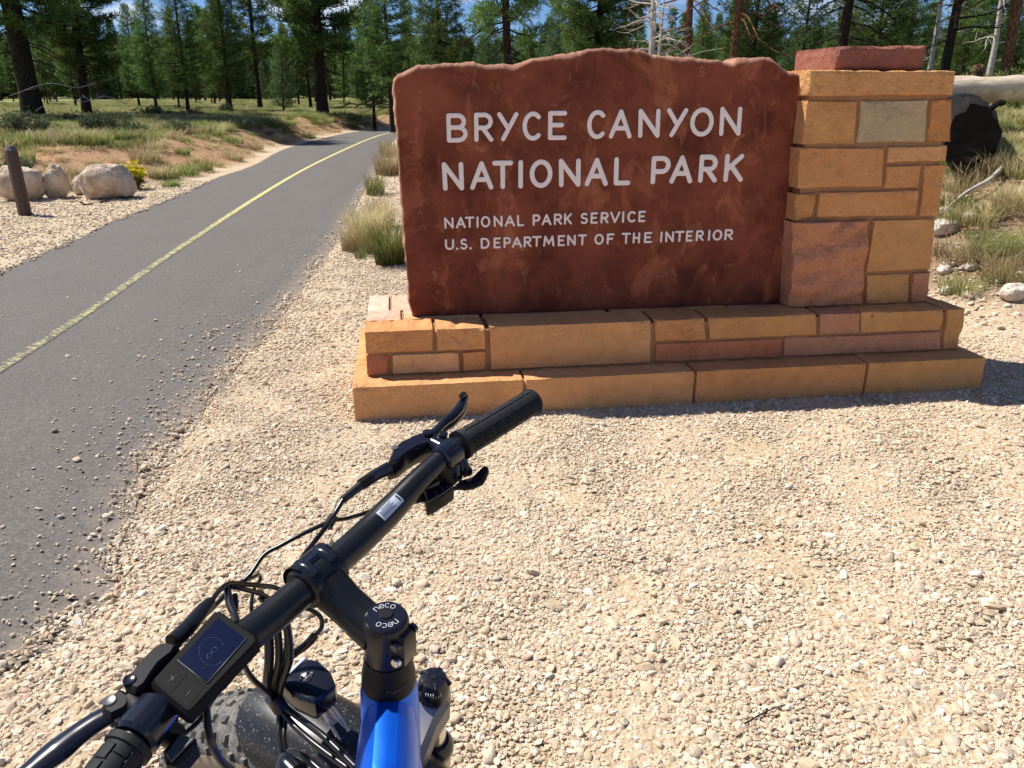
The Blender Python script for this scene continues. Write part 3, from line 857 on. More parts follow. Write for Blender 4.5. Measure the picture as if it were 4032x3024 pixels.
def tuft_scatter(name, x, y, s0, s1, picks):
    n = len(x); s = rng.uniform(s0, s1, n)
    o = scatter(name, np.column_stack([x, y, hgt(x, y) - 0.02]), np.stack([np.zeros(n), np.zeros(n), rng.uniform(0, 6.28, n)], -1),
                np.stack([s, s, s * rng.uniform(0.6, 1.1, n)], -1), rng.choice(picks, n), scatter_group(name, mt))
    return tag(o, kind='stuff')
tuft_scatter('meadow_grass', xa, ya, 0.6, 1.25, [0, 0, 1, 2, 2])
tuft_scatter('bank_grass', xb, yb, 0.35, 0.8, [0, 1, 1, 1, 2])
tuft_scatter('dirt_bank_grass', xc, yc, 0.25, 0.6, [1, 1, 2])
# ------------------------------------------------------------------ entrance sign
sign = empty('park_entrance_sign', (SIGN_O[0], SIGN_O[1], 0), SIGN_A)
tag(sign, 'red sandstone park entrance sign with white lettering beside a tan stone pillar', 'sign')
ca, sa = math.cos(SIGN_A), math.sin(SIGN_A)
def uz(px, py, v):
    """local (u, z) where the sight line of a photo pixel meets the sign's plane v"""
    r = ray(px, py)
    du, dv = r[0] * ca + r[1] * sa, -r[0] * sa + r[1] * ca
    cu, cv = to_sign(0.0, 0.0)
    t = (v - cv) / dv
    return cu + du * t, EYE + r[2] * t
def block(name, quad, v0, depth, parent, colr, seed, amp=0.004, nx=9, nz=6, edge=0.0045, mat=None, chip=0.0, back=True, side_rough=True, rocky=False, grow=0.0):
    """dressed stone: quad = TL, TR, BR, BL in (u, z); front at v0, going back by depth"""
    TL, TR, BR, BL = [np.array(q, float) for q in quad]
    if grow:
        TL = TL + [-grow, grow * .6]; TR = TR + [grow, grow * .6]; BR = BR + [grow, -grow * .6]; BL = BL + [-grow, -grow * .6]
    W = np.linalg.norm(TR - TL); Hh = np.linalg.norm(TL - BL)
    nx = max(nx, int(W / 0.022)); nz = max(nz, int(Hh / 0.022))
    us = np.concatenate([[0, min(0.3, edge / W)], np.linspace(0, 1, nx)[1:-1], [1 - min(0.3, edge / W), 1]])
    ts = np.concatenate([[0, min(0.3, edge / Hh)], np.linspace(0, 1, nz)[1:-1], [1 - min(0.3, edge / Hh), 1]])
    V, F = [], []
    so = seed * 3.7
    for t in ts:
        for s in us:
            q = (TL * (1 - s) + TR * s) * (1 - t) + (BL * (1 - s) + BR * s) * t
            b = min(s * W, (1 - s) * W, t * Hh, (1 - t) * Hh)
            nn = nse((q[0] * 9 + so, q[1] * 9, so)) + 0.6 * nse((q[0] * 24 + so, q[1] * 24, so)) + 0.4 * nse((q[0] * 55 + so, q[1] * 55, so)) - 0.9 * max(0, abs(nse((q[0] * 7 + so + 9, q[1] * 10, so))) - .25) * 2
            if rocky: nn = 0.2 - 3.0 * abs(nse((q[0] * 5 + q[1] * 3 + so, q[1] * 6 - q[0] * 3, so))) - 0.8 * abs(nse((q[0] * 14 + so, q[1] * 17, so)))
            v = v0 + amp * nn + (edge * 0.9 if b < 1e-6 else 0.0)
            if b < 1e-6:
                wob = 0.0055 * nse((q[0] * 34, q[1] * 34, so + 4)) + .003 * nse((q[0] * 80, q[1] * 80, so + 4))
                c_ = (TL + TR + BR + BL) / 4
                q = q + (c_ - q) / max(np.linalg.norm(c_ - q), 1e-6) * (0.002 + abs(wob))
                if chip and t < 1e-6 and nse((q[0] * 14, so, 2)) > 0.12: v += chip; q = q + np.array([0, -chip * 0.6])
            V.append((q[0], v, q[1]))
    a, b_ = len(us), len(ts)
    for j in range(b_ - 1):
        for i in range(a - 1):
            F.append((j * a + i, (j + 1) * a + i, (j + 1) * a + i + 1, j * a + i + 1))
    ring = [i for i in range(a)] + [j * a + a - 1 for j in range(1, b_)] + [(b_ - 1) * a + i for i in range(a - 2, -1, -1)] + [j * a for j in range(b_ - 2, 0, -1)]
    prev = ring
    nd = max(1, min(5, int(depth / 0.09)))
    for d in range(1, nd + 1):
        k0 = len(V)
        for r in ring:
            x, y, z = V[r]
            dd = depth * d / nd
            o_ = 0.004 * nse((x * 8 + so, dd * 11, z * 8)) if (side_rough and d < nd + 1) else 0
            V.append((x + o_, v0 + dd, z + o_ * 0.7))
        new = list(range(k0, k0 + len(ring)))
        m_ = len(ring)
        for k in range(m_):
            F.append((prev[k], prev[(k + 1) % m_], new[(k + 1) % m_], new[k]))
        prev = new
    F.append(tuple(prev))
    o = obj(name, V, F, mat or M['stone'], parent, smooth=True)
    o.data.set_sharp_from_angle(angle=R_(48))
    o.color = (*colr, 1)
    return o
def boxm(name, u0, u1, v0, v1, z0, z1, mat, parent):
    V = [(u, v, z) for u in (u0, u1) for v in (v0, v1) for z in (z0, z1)]
    F = [(0, 1, 3, 2), (4, 6, 7, 5), (0, 4, 5, 1), (2, 3, 7, 6), (0, 2, 6, 4), (1, 5, 7, 3)]
    return obj(name, V, F, mat, parent)
TAN = (0.78, 0.415, 0.180); TAN2 = (0.72, 0.355, 0.145); OCH = (0.70, 0.375, 0.145); PINK = (0.62, 0.31, 0.185); REDS = (0.55, 0.225, 0.12)
GRY = (0.55, 0.44, 0.27); PALE = (0.82, 0.49, 0.24); CREAM = (0.78, 0.60, 0.46); CREAM2 = (0.76, 0.52, 0.38)
Z1, Z2 = 0.174, 0.399
UP_U0, UP_U1, UP_V0, UP_V1 = 0.067, 3.165, 0.141, 0.895
LO_U1, LO_V1 = 3.236, 1.03
lower = boxm('lower_step', 0.014, LO_U1 - 0.014, 0.013, LO_V1 - 0.014, -0.10, Z1 - 0.020, M['mortar'], sign)
upper = boxm('upper_step', UP_U0 + 0.012, UP_U1 - 0.012, UP_V0 + 0.010, UP_V1 - 0.012, Z1 - 0.022, Z2 - 0.018, M['mortar'], sign)
def rect(u0, u1, z0, z1): return [(u0, z1), (u1, z1), (u1, z0), (u0, z0)]
# lower course: long plain slabs
ul = [0.0] + [uz(x, 1560, 0.0)[0] for x in (2065, 2732, 3397)] + [LO_U1]
for i in range(4):
    block('stone', rect(ul[i] + (0.004 if i else 0), ul[i + 1] - 0.004, -0.08, Z1), 0.0, 0.32, lower, [TAN, TAN, TAN2, OCH][i], 10 + i, amp=0.0025, nx=22, chip=0.005)
for i in range(3):
    a_, b_ = i * LO_U1 / 3 + .004, (i + 1) * LO_U1 / 3 - .004
    block('stone', rect(a_, b_, -0.08, Z1 - 0.002), 0.328, LO_V1 - 0.328, lower, TAN, 15 + i, nx=6)
# upper course, front faces as photographed
def pq(a, org, s): return [(org[0] + x / s, org[1] + y / s) for x, y in a]
C4, S4 = (1300, 1050), 1.58; C5, S5 = (2600, 850), 1.5447
UPS = [
 (pq([(217,400),(640,385),(638,510),(228,528)], C4, S4), TAN2, .006, .012), (pq([(662,380),(960,368),(965,492),(665,505)], C4, S4), TAN, .012, .02),
 (pq([(222,548),(357,540),(362,668),(228,683)], C4, S4), REDS, .01, 0), (pq([(385,540),(800,525),(805,652),(390,668)], C4, S4), PALE, .004, 0),
 (pq([(825,525),(965,518),(970,640),(830,650)], C4, S4), TAN2, .006, 0), (pq([(990,368),(1995,325),(1995,585),(1000,628)], C4, S4), TAN, .002, 0.006),
 ([(2580,1254),(2777,1247),(2777,1326),(2580,1336)], TAN2, .012, 0), (pq([(295,610),(952,585),(950,700),(298,738)], C5, S5), OCH, .005, 0),
 (pq([(972,585),(1215,577),(1212,695),(970,705)], C5, S5), PINK, .005, 0), (pq([(1225,577),(1722,570),(1710,690),(1222,697)], C5, S5), OCH, .01, 0),
 (pq([(-28,762),(735,745),(735,850),(-28,880)], C5, S5), REDS, .005, 0), (pq([(758,730),(1708,700),(1705,820),(748,850)], C5, S5), PINK, .005, 0),
 (pq([(1745,570),(1858,570),(1835,812),(1720,815)], C5, S5), OCH, .008, 0)]
zmid = Z1 + (Z2 - Z1) * 0.48
for i, (q, c, amp, ch) in enumerate(UPS):
    L = [list(uz(x, y, UP_V0)) for x, y in q]
    top = (L[0][1] + L[1][1]) / 2; bot = (L[2][1] + L[3][1]) / 2
    zt = Z2 if top > zmid + 0.05 else zmid - 0.005
    zb = Z1 + 0.006 if bot < zmid - 0.03 else zmid + 0.008
    for k in (0, 1): L[k][1] = zt
    for k in (2, 3): L[k][1] = zb
    if i in (0, 2): L[0][0] = L[3][0] = UP_U0
    if i == 12: L[1][0] = L[2][0] = UP_U1
    block('stone', L, UP_V0, 0.20 if zt == Z2 else 0.10, upper, c, 30 + i, grow=0.0022, amp=amp * 1.3, nx=16 if i in (5, 7, 10, 11) else 9, nz=6, chip=ch)
# paving on top behind the front stones, paler colours at the left end
tops = [(UP_U0, 0.245, 0.35, 0.55, CREAM2), (UP_U0, 0.185, 0.556, 0.895, CREAM), (0.193, 0.36, 0.556, 0.895, CREAM2), (0.252, 0.64, 0.35, 0.45, PALE), (0.252, 0.36, 0.456, 0.55, CREAM2),
        (0.648, 1.3, 0.35, 0.895, TAN), (1.308, 1.95, 0.35, 0.895, TAN2), (1.958, 2.55, 0.35, 0.895, PINK), (2.558, UP_U1, 0.35, 0.895, TAN2), (0.37, 0.64, 0.456, 0.895, TAN)]
for i, (a_, b_, v0, v1, c) in enumerate(tops):
    block('stone', rect(a_ + .003, b_ - .003, Z1 + 0.01, Z2 - 0.001 - 0.0015 * (i % 3)), v0, v1 - v0, upper, c, 60 + i, nx=4, nz=4)

# pillar
PF_V, PB_V = 0.290, 0.80
C3, S3 = (2800, 0), 1.7955; C4b, S4b = (3400, 500), 2.0744
pl0, pl1 = uz(3102, 1203, PF_V)[0], uz(3649, 1203, PF_V)[0]
pu0, pu1 = uz(3179, 384, PF_V)[0], uz(3741, 384, PF_V)[0]
zc0, zc1 = uz(3460, 384, PF_V)[1], uz(3460, 276, PF_V)[1]
# tapering mortar core
e = 0.012
Vc = []
for z, a_, b_ in ((Z2 - 0.005, pl0 + e, pl1 - e), (zc0 + 0.035, pu0 + e + .004, pu1 - e)):
    Vc += [(a_, PF_V + e, z), (b_, PF_V + e, z), (b_, PB_V - e, z), (a_, PB_V - e, z)]
pillar = obj('pillar', Vc, [(0, 1, 5, 4), (1, 2, 6, 5), (2, 3, 7, 6), (3, 0, 4, 7), (4, 5, 6, 7), (3, 2, 1, 0)], M['mortar'], sign)
PIL = [
 ('A', pq([(680,712),(1035,715),(1012,1015),(640,1020)], C3, S3), OCH, .007), ('A', pq([(1062,713),(1537,706),(1515,1003),(1035,1008)], C3, S3), GRY, .006),
 ('A', pq([(1560,705),(1703,700),(1695,1003),(1537,1003)], C3, S3), (0.62, 0.30, 0.11), .008),
 ('B', pq([(625,1045),(1225,1046),(1205,1318),(608,1332)], C3, S3), TAN2, .005), ('B', pq([(1255,1040),(1675,1030),(1662,1135),(1243,1150)], C3, S3), TAN, .003),
 ('B', pq([(1243,1175),(1487,1168),(1470,1325),(1230,1332)], C3, S3), TAN2, .005), ('B', pq([(1515,1170),(1660,1160),(1603,1528),(1475,1532)], C3, S3), TAN2, .006),
 ('C', pq([(600,1372),(742,1366),(715,1538),(588,1560)], C3, S3), (0.64, 0.31, 0.12), .009), ('C', pq([(768,1362),(1470,1345),(1450,1522),(745,1538)], C3, S3), TAN2, .005),
 ('D', pq([(805,38),(1258,28),(1215,535),(778,548)], C5, S5), (0.62, 0.29, 0.16), .020), ('D', pq([(1300,25),(1674,18),(1645,325),(1253,345)], C5, S5), OCH, .004),
 ('D', pq([(1258,360),(1517,350),(1503,532),(1247,542)], C5, S5), OCH, .006), ('D', pq([(1535,350),(1645,340),(1622,532),(1522,537)], C5, S5), PINK, .007)]
left_of = {'A': 0, 'B': 3, 'C': 7, 'D': 9}
for i, (rw, q, c, amp) in enumerate(PIL):
    L = [list(uz(x, y, PF_V)) for x, y in q]
    if i in (9, 11, 12):
        L[2][1] = L[3][1] = Z2 + 0.003
    pv = PF_V + (0.0 if i != 1 else 0.003)
    block('stone', L, pv, 0.25 if i in (0, 3, 7, 9) else 0.13, pillar, c, 80 + i, grow=0.003, amp=amp * 1.3, nx=26 if i == 9 else 14 if i in (3, 8) else 10, nz=26 if i == 9 else 10 if i in (9, 3, 6) else 7, edge=0.0065, rocky=(i == 9))
# stones of the pillar's right end and back
rows = [(Z2 + .004, .62, [(.42, .80)]), (.628, .86, [(.42, .80)]), (.868, 1.05, [(.42, .60), (.608, .80)]), (1.058, 1.24, [(.42, .80)]), (1.248, zc0 - .006, [(.42, .62), (.628, .80)])]
for j, (z0, z1, cs) in enumerate(rows):
    for k, (v0, v1) in enumerate(cs):
        t = (z0 - Z2) / (zc0 - Z2)
        ue = pl1 + (pu1 - pl1) * t
        block('stone', rect(ue - 0.12, ue - 0.003 * k, z0, z1), v0 + .006, v1 - v0 - .006, pillar, [TAN, OCH, TAN2][(j + k) % 3], 110 + j * 3 + k, nx=4, nz=5)
    ul_ = pl0 + (pu0 - pl0) * t; um = ul_ + (ue - ul_) * (0.45 + 0.1 * (j % 2))
    for k, (a_, b_) in enumerate(((ul_ + .004, um - .005), (um + .005, ue - .126))):
        block('stone', rect(a_, b_, z0, z1), PB_V - 0.11, 0.112, pillar, [TAN2, TAN, OCH][(j + k) % 3], 140 + j * 3 + k, nx=4, nz=5)
    # left flank behind the red slab
    block('stone', rect(ul_ + 0.002, ul_ + 0.09, z0, z1), PF_V + 0.262, 0.13, pillar, TAN2, 160 + j, nx=4, nz=5)
cop = [uz(3183, 275, PF_V)[0], uz(3762, 273, PF_V)[0]]
block('coping_stone', [(cop[0], zc1), (cop[1], zc1), (pu1 + .006, zc0 + .012), (pu0 - .004, zc0 + .006)], PF_V - 0.012, PB_V - PF_V + 0.03, pillar, (0.74, 0.40, 0.165), 170, amp=0.003, nx=18, nz=6, edge=0.007, chip=0.006)
rc = [uz(3292, 230, 0.345)[0], uz(3652, 230, 0.345)[0]]
zr = uz(3460, 178, 0.345)[1]
cap_o = block('cap_stone', [(rc[0], zr - 0.004), (rc[1], zr + 0.004), (rc[1] - .004, zc1 + .001), (rc[0] + .003, zc1 + .001)], 0.345, 0.43, pillar, (0.34, 0.14, 0.10), 171, amp=0.014, nx=16, nz=6, edge=0.016, chip=0.006)

# ------------------------------------------------------------------ red slab
SV = 0.385; STH = 0.155
TOPPX = [(1546,306),(1560,296),(1589,283),(1612,270),(1633,258),(1705,251),(1806,248),(1850,243),(1864,243),(1885,252),(1915,258),(1960,253),(2023,254),(2060,243),(2096,232),
 (2150,226),(2200,214),(2240,211),(2275,204),(2313,193),(2399,187),(2440,193),(2480,191),(2537,197),(2555,208),(2573,218),(2620,222),(2674,225),(2718,222),(2750,228),(2783,233),(2833,235),
 (2856,247),(2885,246),(2911,229),(2930,225),(3000,226),(3039,227),(3060,245),(3085,268),(3109,281),(3131,287),(3150,289)]
tp = [uz(x, y, SV) for x, y in TOPPX]
tu = np.array([a for a, b in tp]); tz = np.array([b for a, b in tp])
LPX = [(1550,325),(1556,420),(1566,560),(1574,700),(1586,850),(1594,980),(1604,1100),(1612,1200),(1624,1235)]
lp = [uz(x, y, SV) for x, y in LPX]
lz = np.array([b for a, b in lp])[::-1]; lu = np.array([a for a, b in lp])[::-1]
uR = pl0 + 0.03
NXS, NZS = 300, 170
ss = np.unique(np.concatenate([np.linspace(0, 1, NXS), [0.002, 0.005, 0.009, 0.992, 0.996, 0.999]]))
ts = np.unique(np.concatenate([np.linspace(0, 1, NZS), [0.992, 0.996, 0.999, 0.004, 0.010]]))
V, rind = [], []
zb = Z2 - 0.002
for t in ts:
    for s in ss:
        # bottom to top
        ut = tu[0] + (uR - tu[0]) * s
        ztop = np.interp(ut, tu, tz) + 0.004 * nse((ut * 45, 0, 3)) + 0.004 * nse((ut * 15, 1, 3)) + 0.003 * nse((ut * 110, 4, 3))
        z = zb + (ztop - zb) * t
        uL = np.interp(z, lz, lu) + 0.004 * nse((0, z * 22, 7)) if z > lz[0] else lu[0]
        u = uL + (uR - uL) * s
        dl = (u - uL); dtp = ztop - z; db = z - zb
        rr = 0.012 + 0.012 * abs(nse((u * 5, z * 5, 2)))
        v = SV
        v += 0.5 * rr * max(0, 1 - dl / rr) ** 2.2
        rt_ = 0.016 + 0.022 * max(0, nse((u * 7, 2, 9)) + 0.25)
        v += 0.9 * rt_ * max(0, 1 - dtp / rt_) ** 1.6
        v += 0.010 * max(0, 1 - db / 0.03) ** 2
        edge = min(dl, dtp * 1.0, db)
        flatm = min(1.0, max(0.0, (0.16 - min(dl, dtp)) / 0.16))
        v += 0.0015 * nse((u * 6, z * 6, 0)) + flatm * (0.005 * nse((u * 11, z * 11, 5)) + 0.003 * nse((u * 30, z * 30, 5)))
        V.append((u, v, z))
        rind.append(min(1.0, max(0.0, 1.15 - dtp / rt_)) * (0.75 + 0.5 * nse((u * 20, z * 20, 1))) + 0.6 * max(0.0, 1 - dl / 0.008))
a_, b_ = len(ss), len(ts)
idx = np.arange(a_ * b_).reshape(b_, a_)
F = [tuple(q) for q in np.stack([idx[:-1, :-1], idx[:-1, 1:], idx[1:, 1:], idx[1:, :-1]], -1).reshape(-1, 4)]
ring = list(idx[0, :]) + list(idx[1:, -1]) + list(idx[-1, ::-1][1:]) + list(idx[::-1, 0][1:-1])
prev = ring
for d in range(1, 9):
    k0 = len(V)
    f = d / 8
    for r in ring:
        x, y, z = V[r]
        topf = 1.0 if z > 1.25 else 0.0
        o_ = 0.010 * nse((x * 9, f * 4, z * 9)) + 0.006 * nse((x * 25, f * 9, z * 25))
        V.append((x + (o_ if x < 0.6 else 0), SV + 0.012 + STH * f, z + (o_ - 0.004 * math.sin(f * 3.1)) * topf))
        rind.append(0.75 + 0.5 * nse((x * 12, f * 5, z * 12)))
    new = list(range(k0, k0 + len(ring))); m_ = len(ring)
    F += [(prev[(k + 1) % m_], prev[k], new[k], new[(k + 1) % m_]) for k in range(m_)]
    prev = new
F.append(tuple(prev[::-1]))
slab = obj('sign_slab', V, F, M['slab'], sign, smooth=True)
slab.data.set_sharp_from_angle(angle=R_(55))
at_ = slab.data.attributes.new('rind', 'FLOAT', 'POINT'); at_.data.foreach_set('value', np.clip(np.array(rind, np.float32), 0, 1))

# lettering: every character a shape of its own
def arc(cx, cy, rx, ry, a0, a1, n=18):
    return [(cx + rx * math.cos(R_(a0 + (a1 - a0) * i / n)), cy + ry * math.sin(R_(a0 + (a1 - a0) * i / n))) for i in range(n + 1)]
GL = {  # strokes in a unit box, x 0..1, y 0..1
 'A': [[(0, 0), (.5, 1), (1, 0)], [(.17, .33), (.83, .33)]],
 'B': [[(.03, 1), (.03, 0)], [(.03, 1)] + arc(.55, .76, .35, .24, 90, -90) + [(.03, .52)], arc(.55, .26, .43, .26, 90, -90) + [(.03, 0)]],
 'C': [arc(.56, .5, .54, .5, 48, 312, 26)],
 'D': [[(0, 1), (0, 0)], [(0, 1)] + arc(.42, .5, .58, .5, 90, -90, 20) + [(0, 0)]],
 'E': [[(1, 1), (.03, 1), (.03, 0), (1, 0)], [(.03, .52), (.80, .52)]],
 'F': [[(1, 1), (.03, 1), (.03, 0)], [(.03, .52), (.80, .52)]],
 'H': [[(0, 1), (0, 0)], [(1, 1), (1, 0)], [(0, .5), (1, .5)]],
 'I': [[(.5, 1), (.5, 0)]],
 'K': [[(0, 1), (0, 0)], [(.95, 1), (.02, .42)], [(.30, .60), (1, 0)]],
 'L': [[(0, 1), (.03, 0), (1, 0)]],
 'M': [[(0, 0), (.12, 1), (.5, .22), (.88, 1), (1, 0)]],
 'N': [[(.04, 0), (0, 1), (1, 0), (.98, 1)]],
 'O': [arc(.5, .5, .5, .5, 90, 450, 32)],
 'P': [[(0, 1), (0, 0)], [(0, 1)] + arc(.58, .72, .42, .28, 90, -90) + [(0, .44)]],
 'R': [[(0, 1), (0, 0)], [(0, 1)] + arc(.55, .74, .42, .26, 90, -90) + [(0, .48)], [(.42, .48), (1, 0)]],
 'S': [arc(.52, .755, .42, .245, 40, 262, 16) + arc(.50, .255, .48, .255, 82, -142, 18)],
 'T': [[(0, 1), (1, 1)], [(.5, 1), (.5, 0)]],
 'U': [[(0, 1)] + arc(.5, .42, .5, .42, 180, 360, 16) + [(1, 1)]],
 'V': [[(0, 1), (.5, 0), (1, 1)]],
 'Y': [[(0, 1), (.53, .42)], [(1, 1), (.22, 0)]],
 '.': [[(.5, .0), (.5, .012)]],
}
def ribbon(P, w, h, mb, f3, nround=6):
    """rounded flat stroke following P (2D), mapped to space by f3(x, y, height)"""
    P = [np.array(p, float) for p in P]
    Q = [P[0]]
    for p in P[1:]:
        if np.linalg.norm(p - Q[-1]) > 1e-7: Q.append(p)
    P = Q; n = len(P)
    cs = [(-.5, 0), (-.47, .55), (-.40, .9), (-.25, 1), (0, 1.02), (.25, 1), (.40, .9), (.47, .55), (.5, 0)]
    V, F = [], []
    def dirn(a, b): d = b - a; return d / (np.linalg.norm(d) + 1e-12)
    secs = []
    d0 = dirn(P[0], P[1]); d1 = dirn(P[-2], P[-1])
    for k in range(nround):
        a = math.pi / 2 * (k / nround)
        secs.append((P[0] - d0 * math.cos(a) * w / 2, d0, max(0.05, math.sin(a)), max(0.05, math.sin(a))))
    for i in range(n):
        if i == 0: d, s = d0, 1
        elif i == n - 1: d, s = d1, 1
        else:
            a, b = dirn(P[i - 1], P[i]), dirn(P[i], P[i + 1])
            c = float(np.dot(a, b))
            if c < 0.80:
                # sharp corner: end this run with a round cap and start another
                ribbon(P[:i + 1], w, h, mb, f3, nround); ribbon(P[i:], w, h * 0.985, mb, f3, nround); return
            d = dirn(P[i - 1], P[i + 1]); s = 1 / max(0.5, math.sqrt((1 + c) / 2))
        secs.append((P[i], d, s, 1))
    for k in range(1, nround + 1):
        a = math.pi / 2 * (k / nround)
        secs.append((P[-1] + d1 * math.sin(a) * w / 2, d1, max(0.05, math.cos(a)), max(0.05, math.cos(a))))
    for (c, d, s, hs) in secs:
        nn = np.array([-d[1], d[0]])
        for (x, y) in cs:
            q = c + nn * x * w * s
            V.append(f3(q[0], q[1], y * h * min(1, hs * 1.5)))
    m_ = len(cs)
    for i in range(len(secs) - 1):
        for k in range(m_ - 1):
            F.append((i * m_ + k, (i + 1) * m_ + k, (i + 1) * m_ + k + 1, i * m_ + k + 1))
    mb.add(V, F)
OR, SR = (1700, 380), 1.7015
LINES = [
 ([('B',95,242),('R',283,412),('Y',438,580),('C',605,738),('E',775,905),('C',1038,1168),('A',1188,1342),('N',1380,1530),('Y',1570,1712),('O',1730,1888),('N',1925,2075)],
  (100, 113, 2070, 66), (100, 309, 2070, 262), 27),
 ([('N',68,215),('A',255,412),('T',405,545),('I',578,612),('O',655,808),('N',848,998),('A',1025,1182),('L',1218,1332),('P',1468,1598),('A',1595,1750),('R',1788,1915),('K',1958,2090)],
  (70, 440, 2085, 381), (70, 632, 2085, 570), 29),
 ([('N',82,147),('A',160,228),('T',222,285),('I',298,315),('O',328,392),('N',413,475),('A',487,558),('L',570,618),('P',675,727),('A',735,802),('R',817,873),('K',885,940),('S',993,1047),('E',1062,1112),('R',1130,1185),('V',1193,1262),('I',1272,1290),('C',1308,1368),('E',1382,1432)],
  (82, 809, 1432, 763), (82, 886, 1432, 840), 13.0),
 ([('U',88,150),('.',160,178),('S',188,240),('.',250,268),('D',327,388),('E',412,462),('P',480,530),('A',535,605),('R',615,668),('T',670,735),('M',745,822),('E',842,892),('N',905,965),('T',978,1038),('O',1088,1152),('F',1170,1222),
   ('T',1270,1332),('H',1345,1395),('E',1420,1475),('I',1528,1545),('N',1562,1622),('T',1628,1690),('E',1700,1748),('R',1768,1822),('I',1848,1866),('O',1880,1945),('R',1960,2018)],
  (88, 955, 2018, 886), (88, 1029, 2018, 961), 13.0)]
m2u = 1 / SR
for li, (chars, top, bot, wpx) in enumerate(LINES):
    y_at = lambda seg, x: seg[1] + (seg[3] - seg[1]) * (x - seg[0]) / (seg[2] - seg[0])
    for ch, x0, x1 in chars:
        xm = (x0 + x1) / 2
        yt, yb = y_at(top, xm), y_at(bot, xm)
        u0, _ = uz(OR[0] + x0 * m2u, OR[1] + (yt + yb) / 2 * m2u, SV)
        u1, _ = uz(OR[0] + x1 * m2u, OR[1] + (yt + yb) / 2 * m2u, SV)
        _, zt = uz(OR[0] + xm * m2u, OR[1] + yt * m2u, SV)
        _, zbm = uz(OR[0] + xm * m2u, OR[1] + yb * m2u, SV)
        ua, _ = uz(OR[0] + (xm - wpx / 2) * m2u, OR[1] + (yt + yb) / 2 * m2u, SV)
        ub, _ = uz(OR[0] + (xm + wpx / 2) * m2u, OR[1] + (yt + yb) / 2 * m2u, SV)
        w = (ub - ua) * 1.1
        mb = MB()
        bx0, bx1, bz0, bz1 = u0 + w / 2, u1 - w / 2, zbm + w / 2, zt - w / 2
        if ch in 'I.': bx0 = (u0 + u1) / 2 - 1e-4; bx1 = bx0 + 2e-4
        f3 = lambda x, y, hh: (x, SV + 0.0006 - 0.0030 - hh, y)
        for st in GL[ch]:
            ribbon([(bx0 + (bx1 - bx0) * x, bz0 + (bz1 - bz0) * y) for x, y in st], w * (1.15 if ch == '.' else 1), 0.0024, mb, f3)
        lo = mb.build('letter', M['letter'], slab, smooth=True, sharp=0)
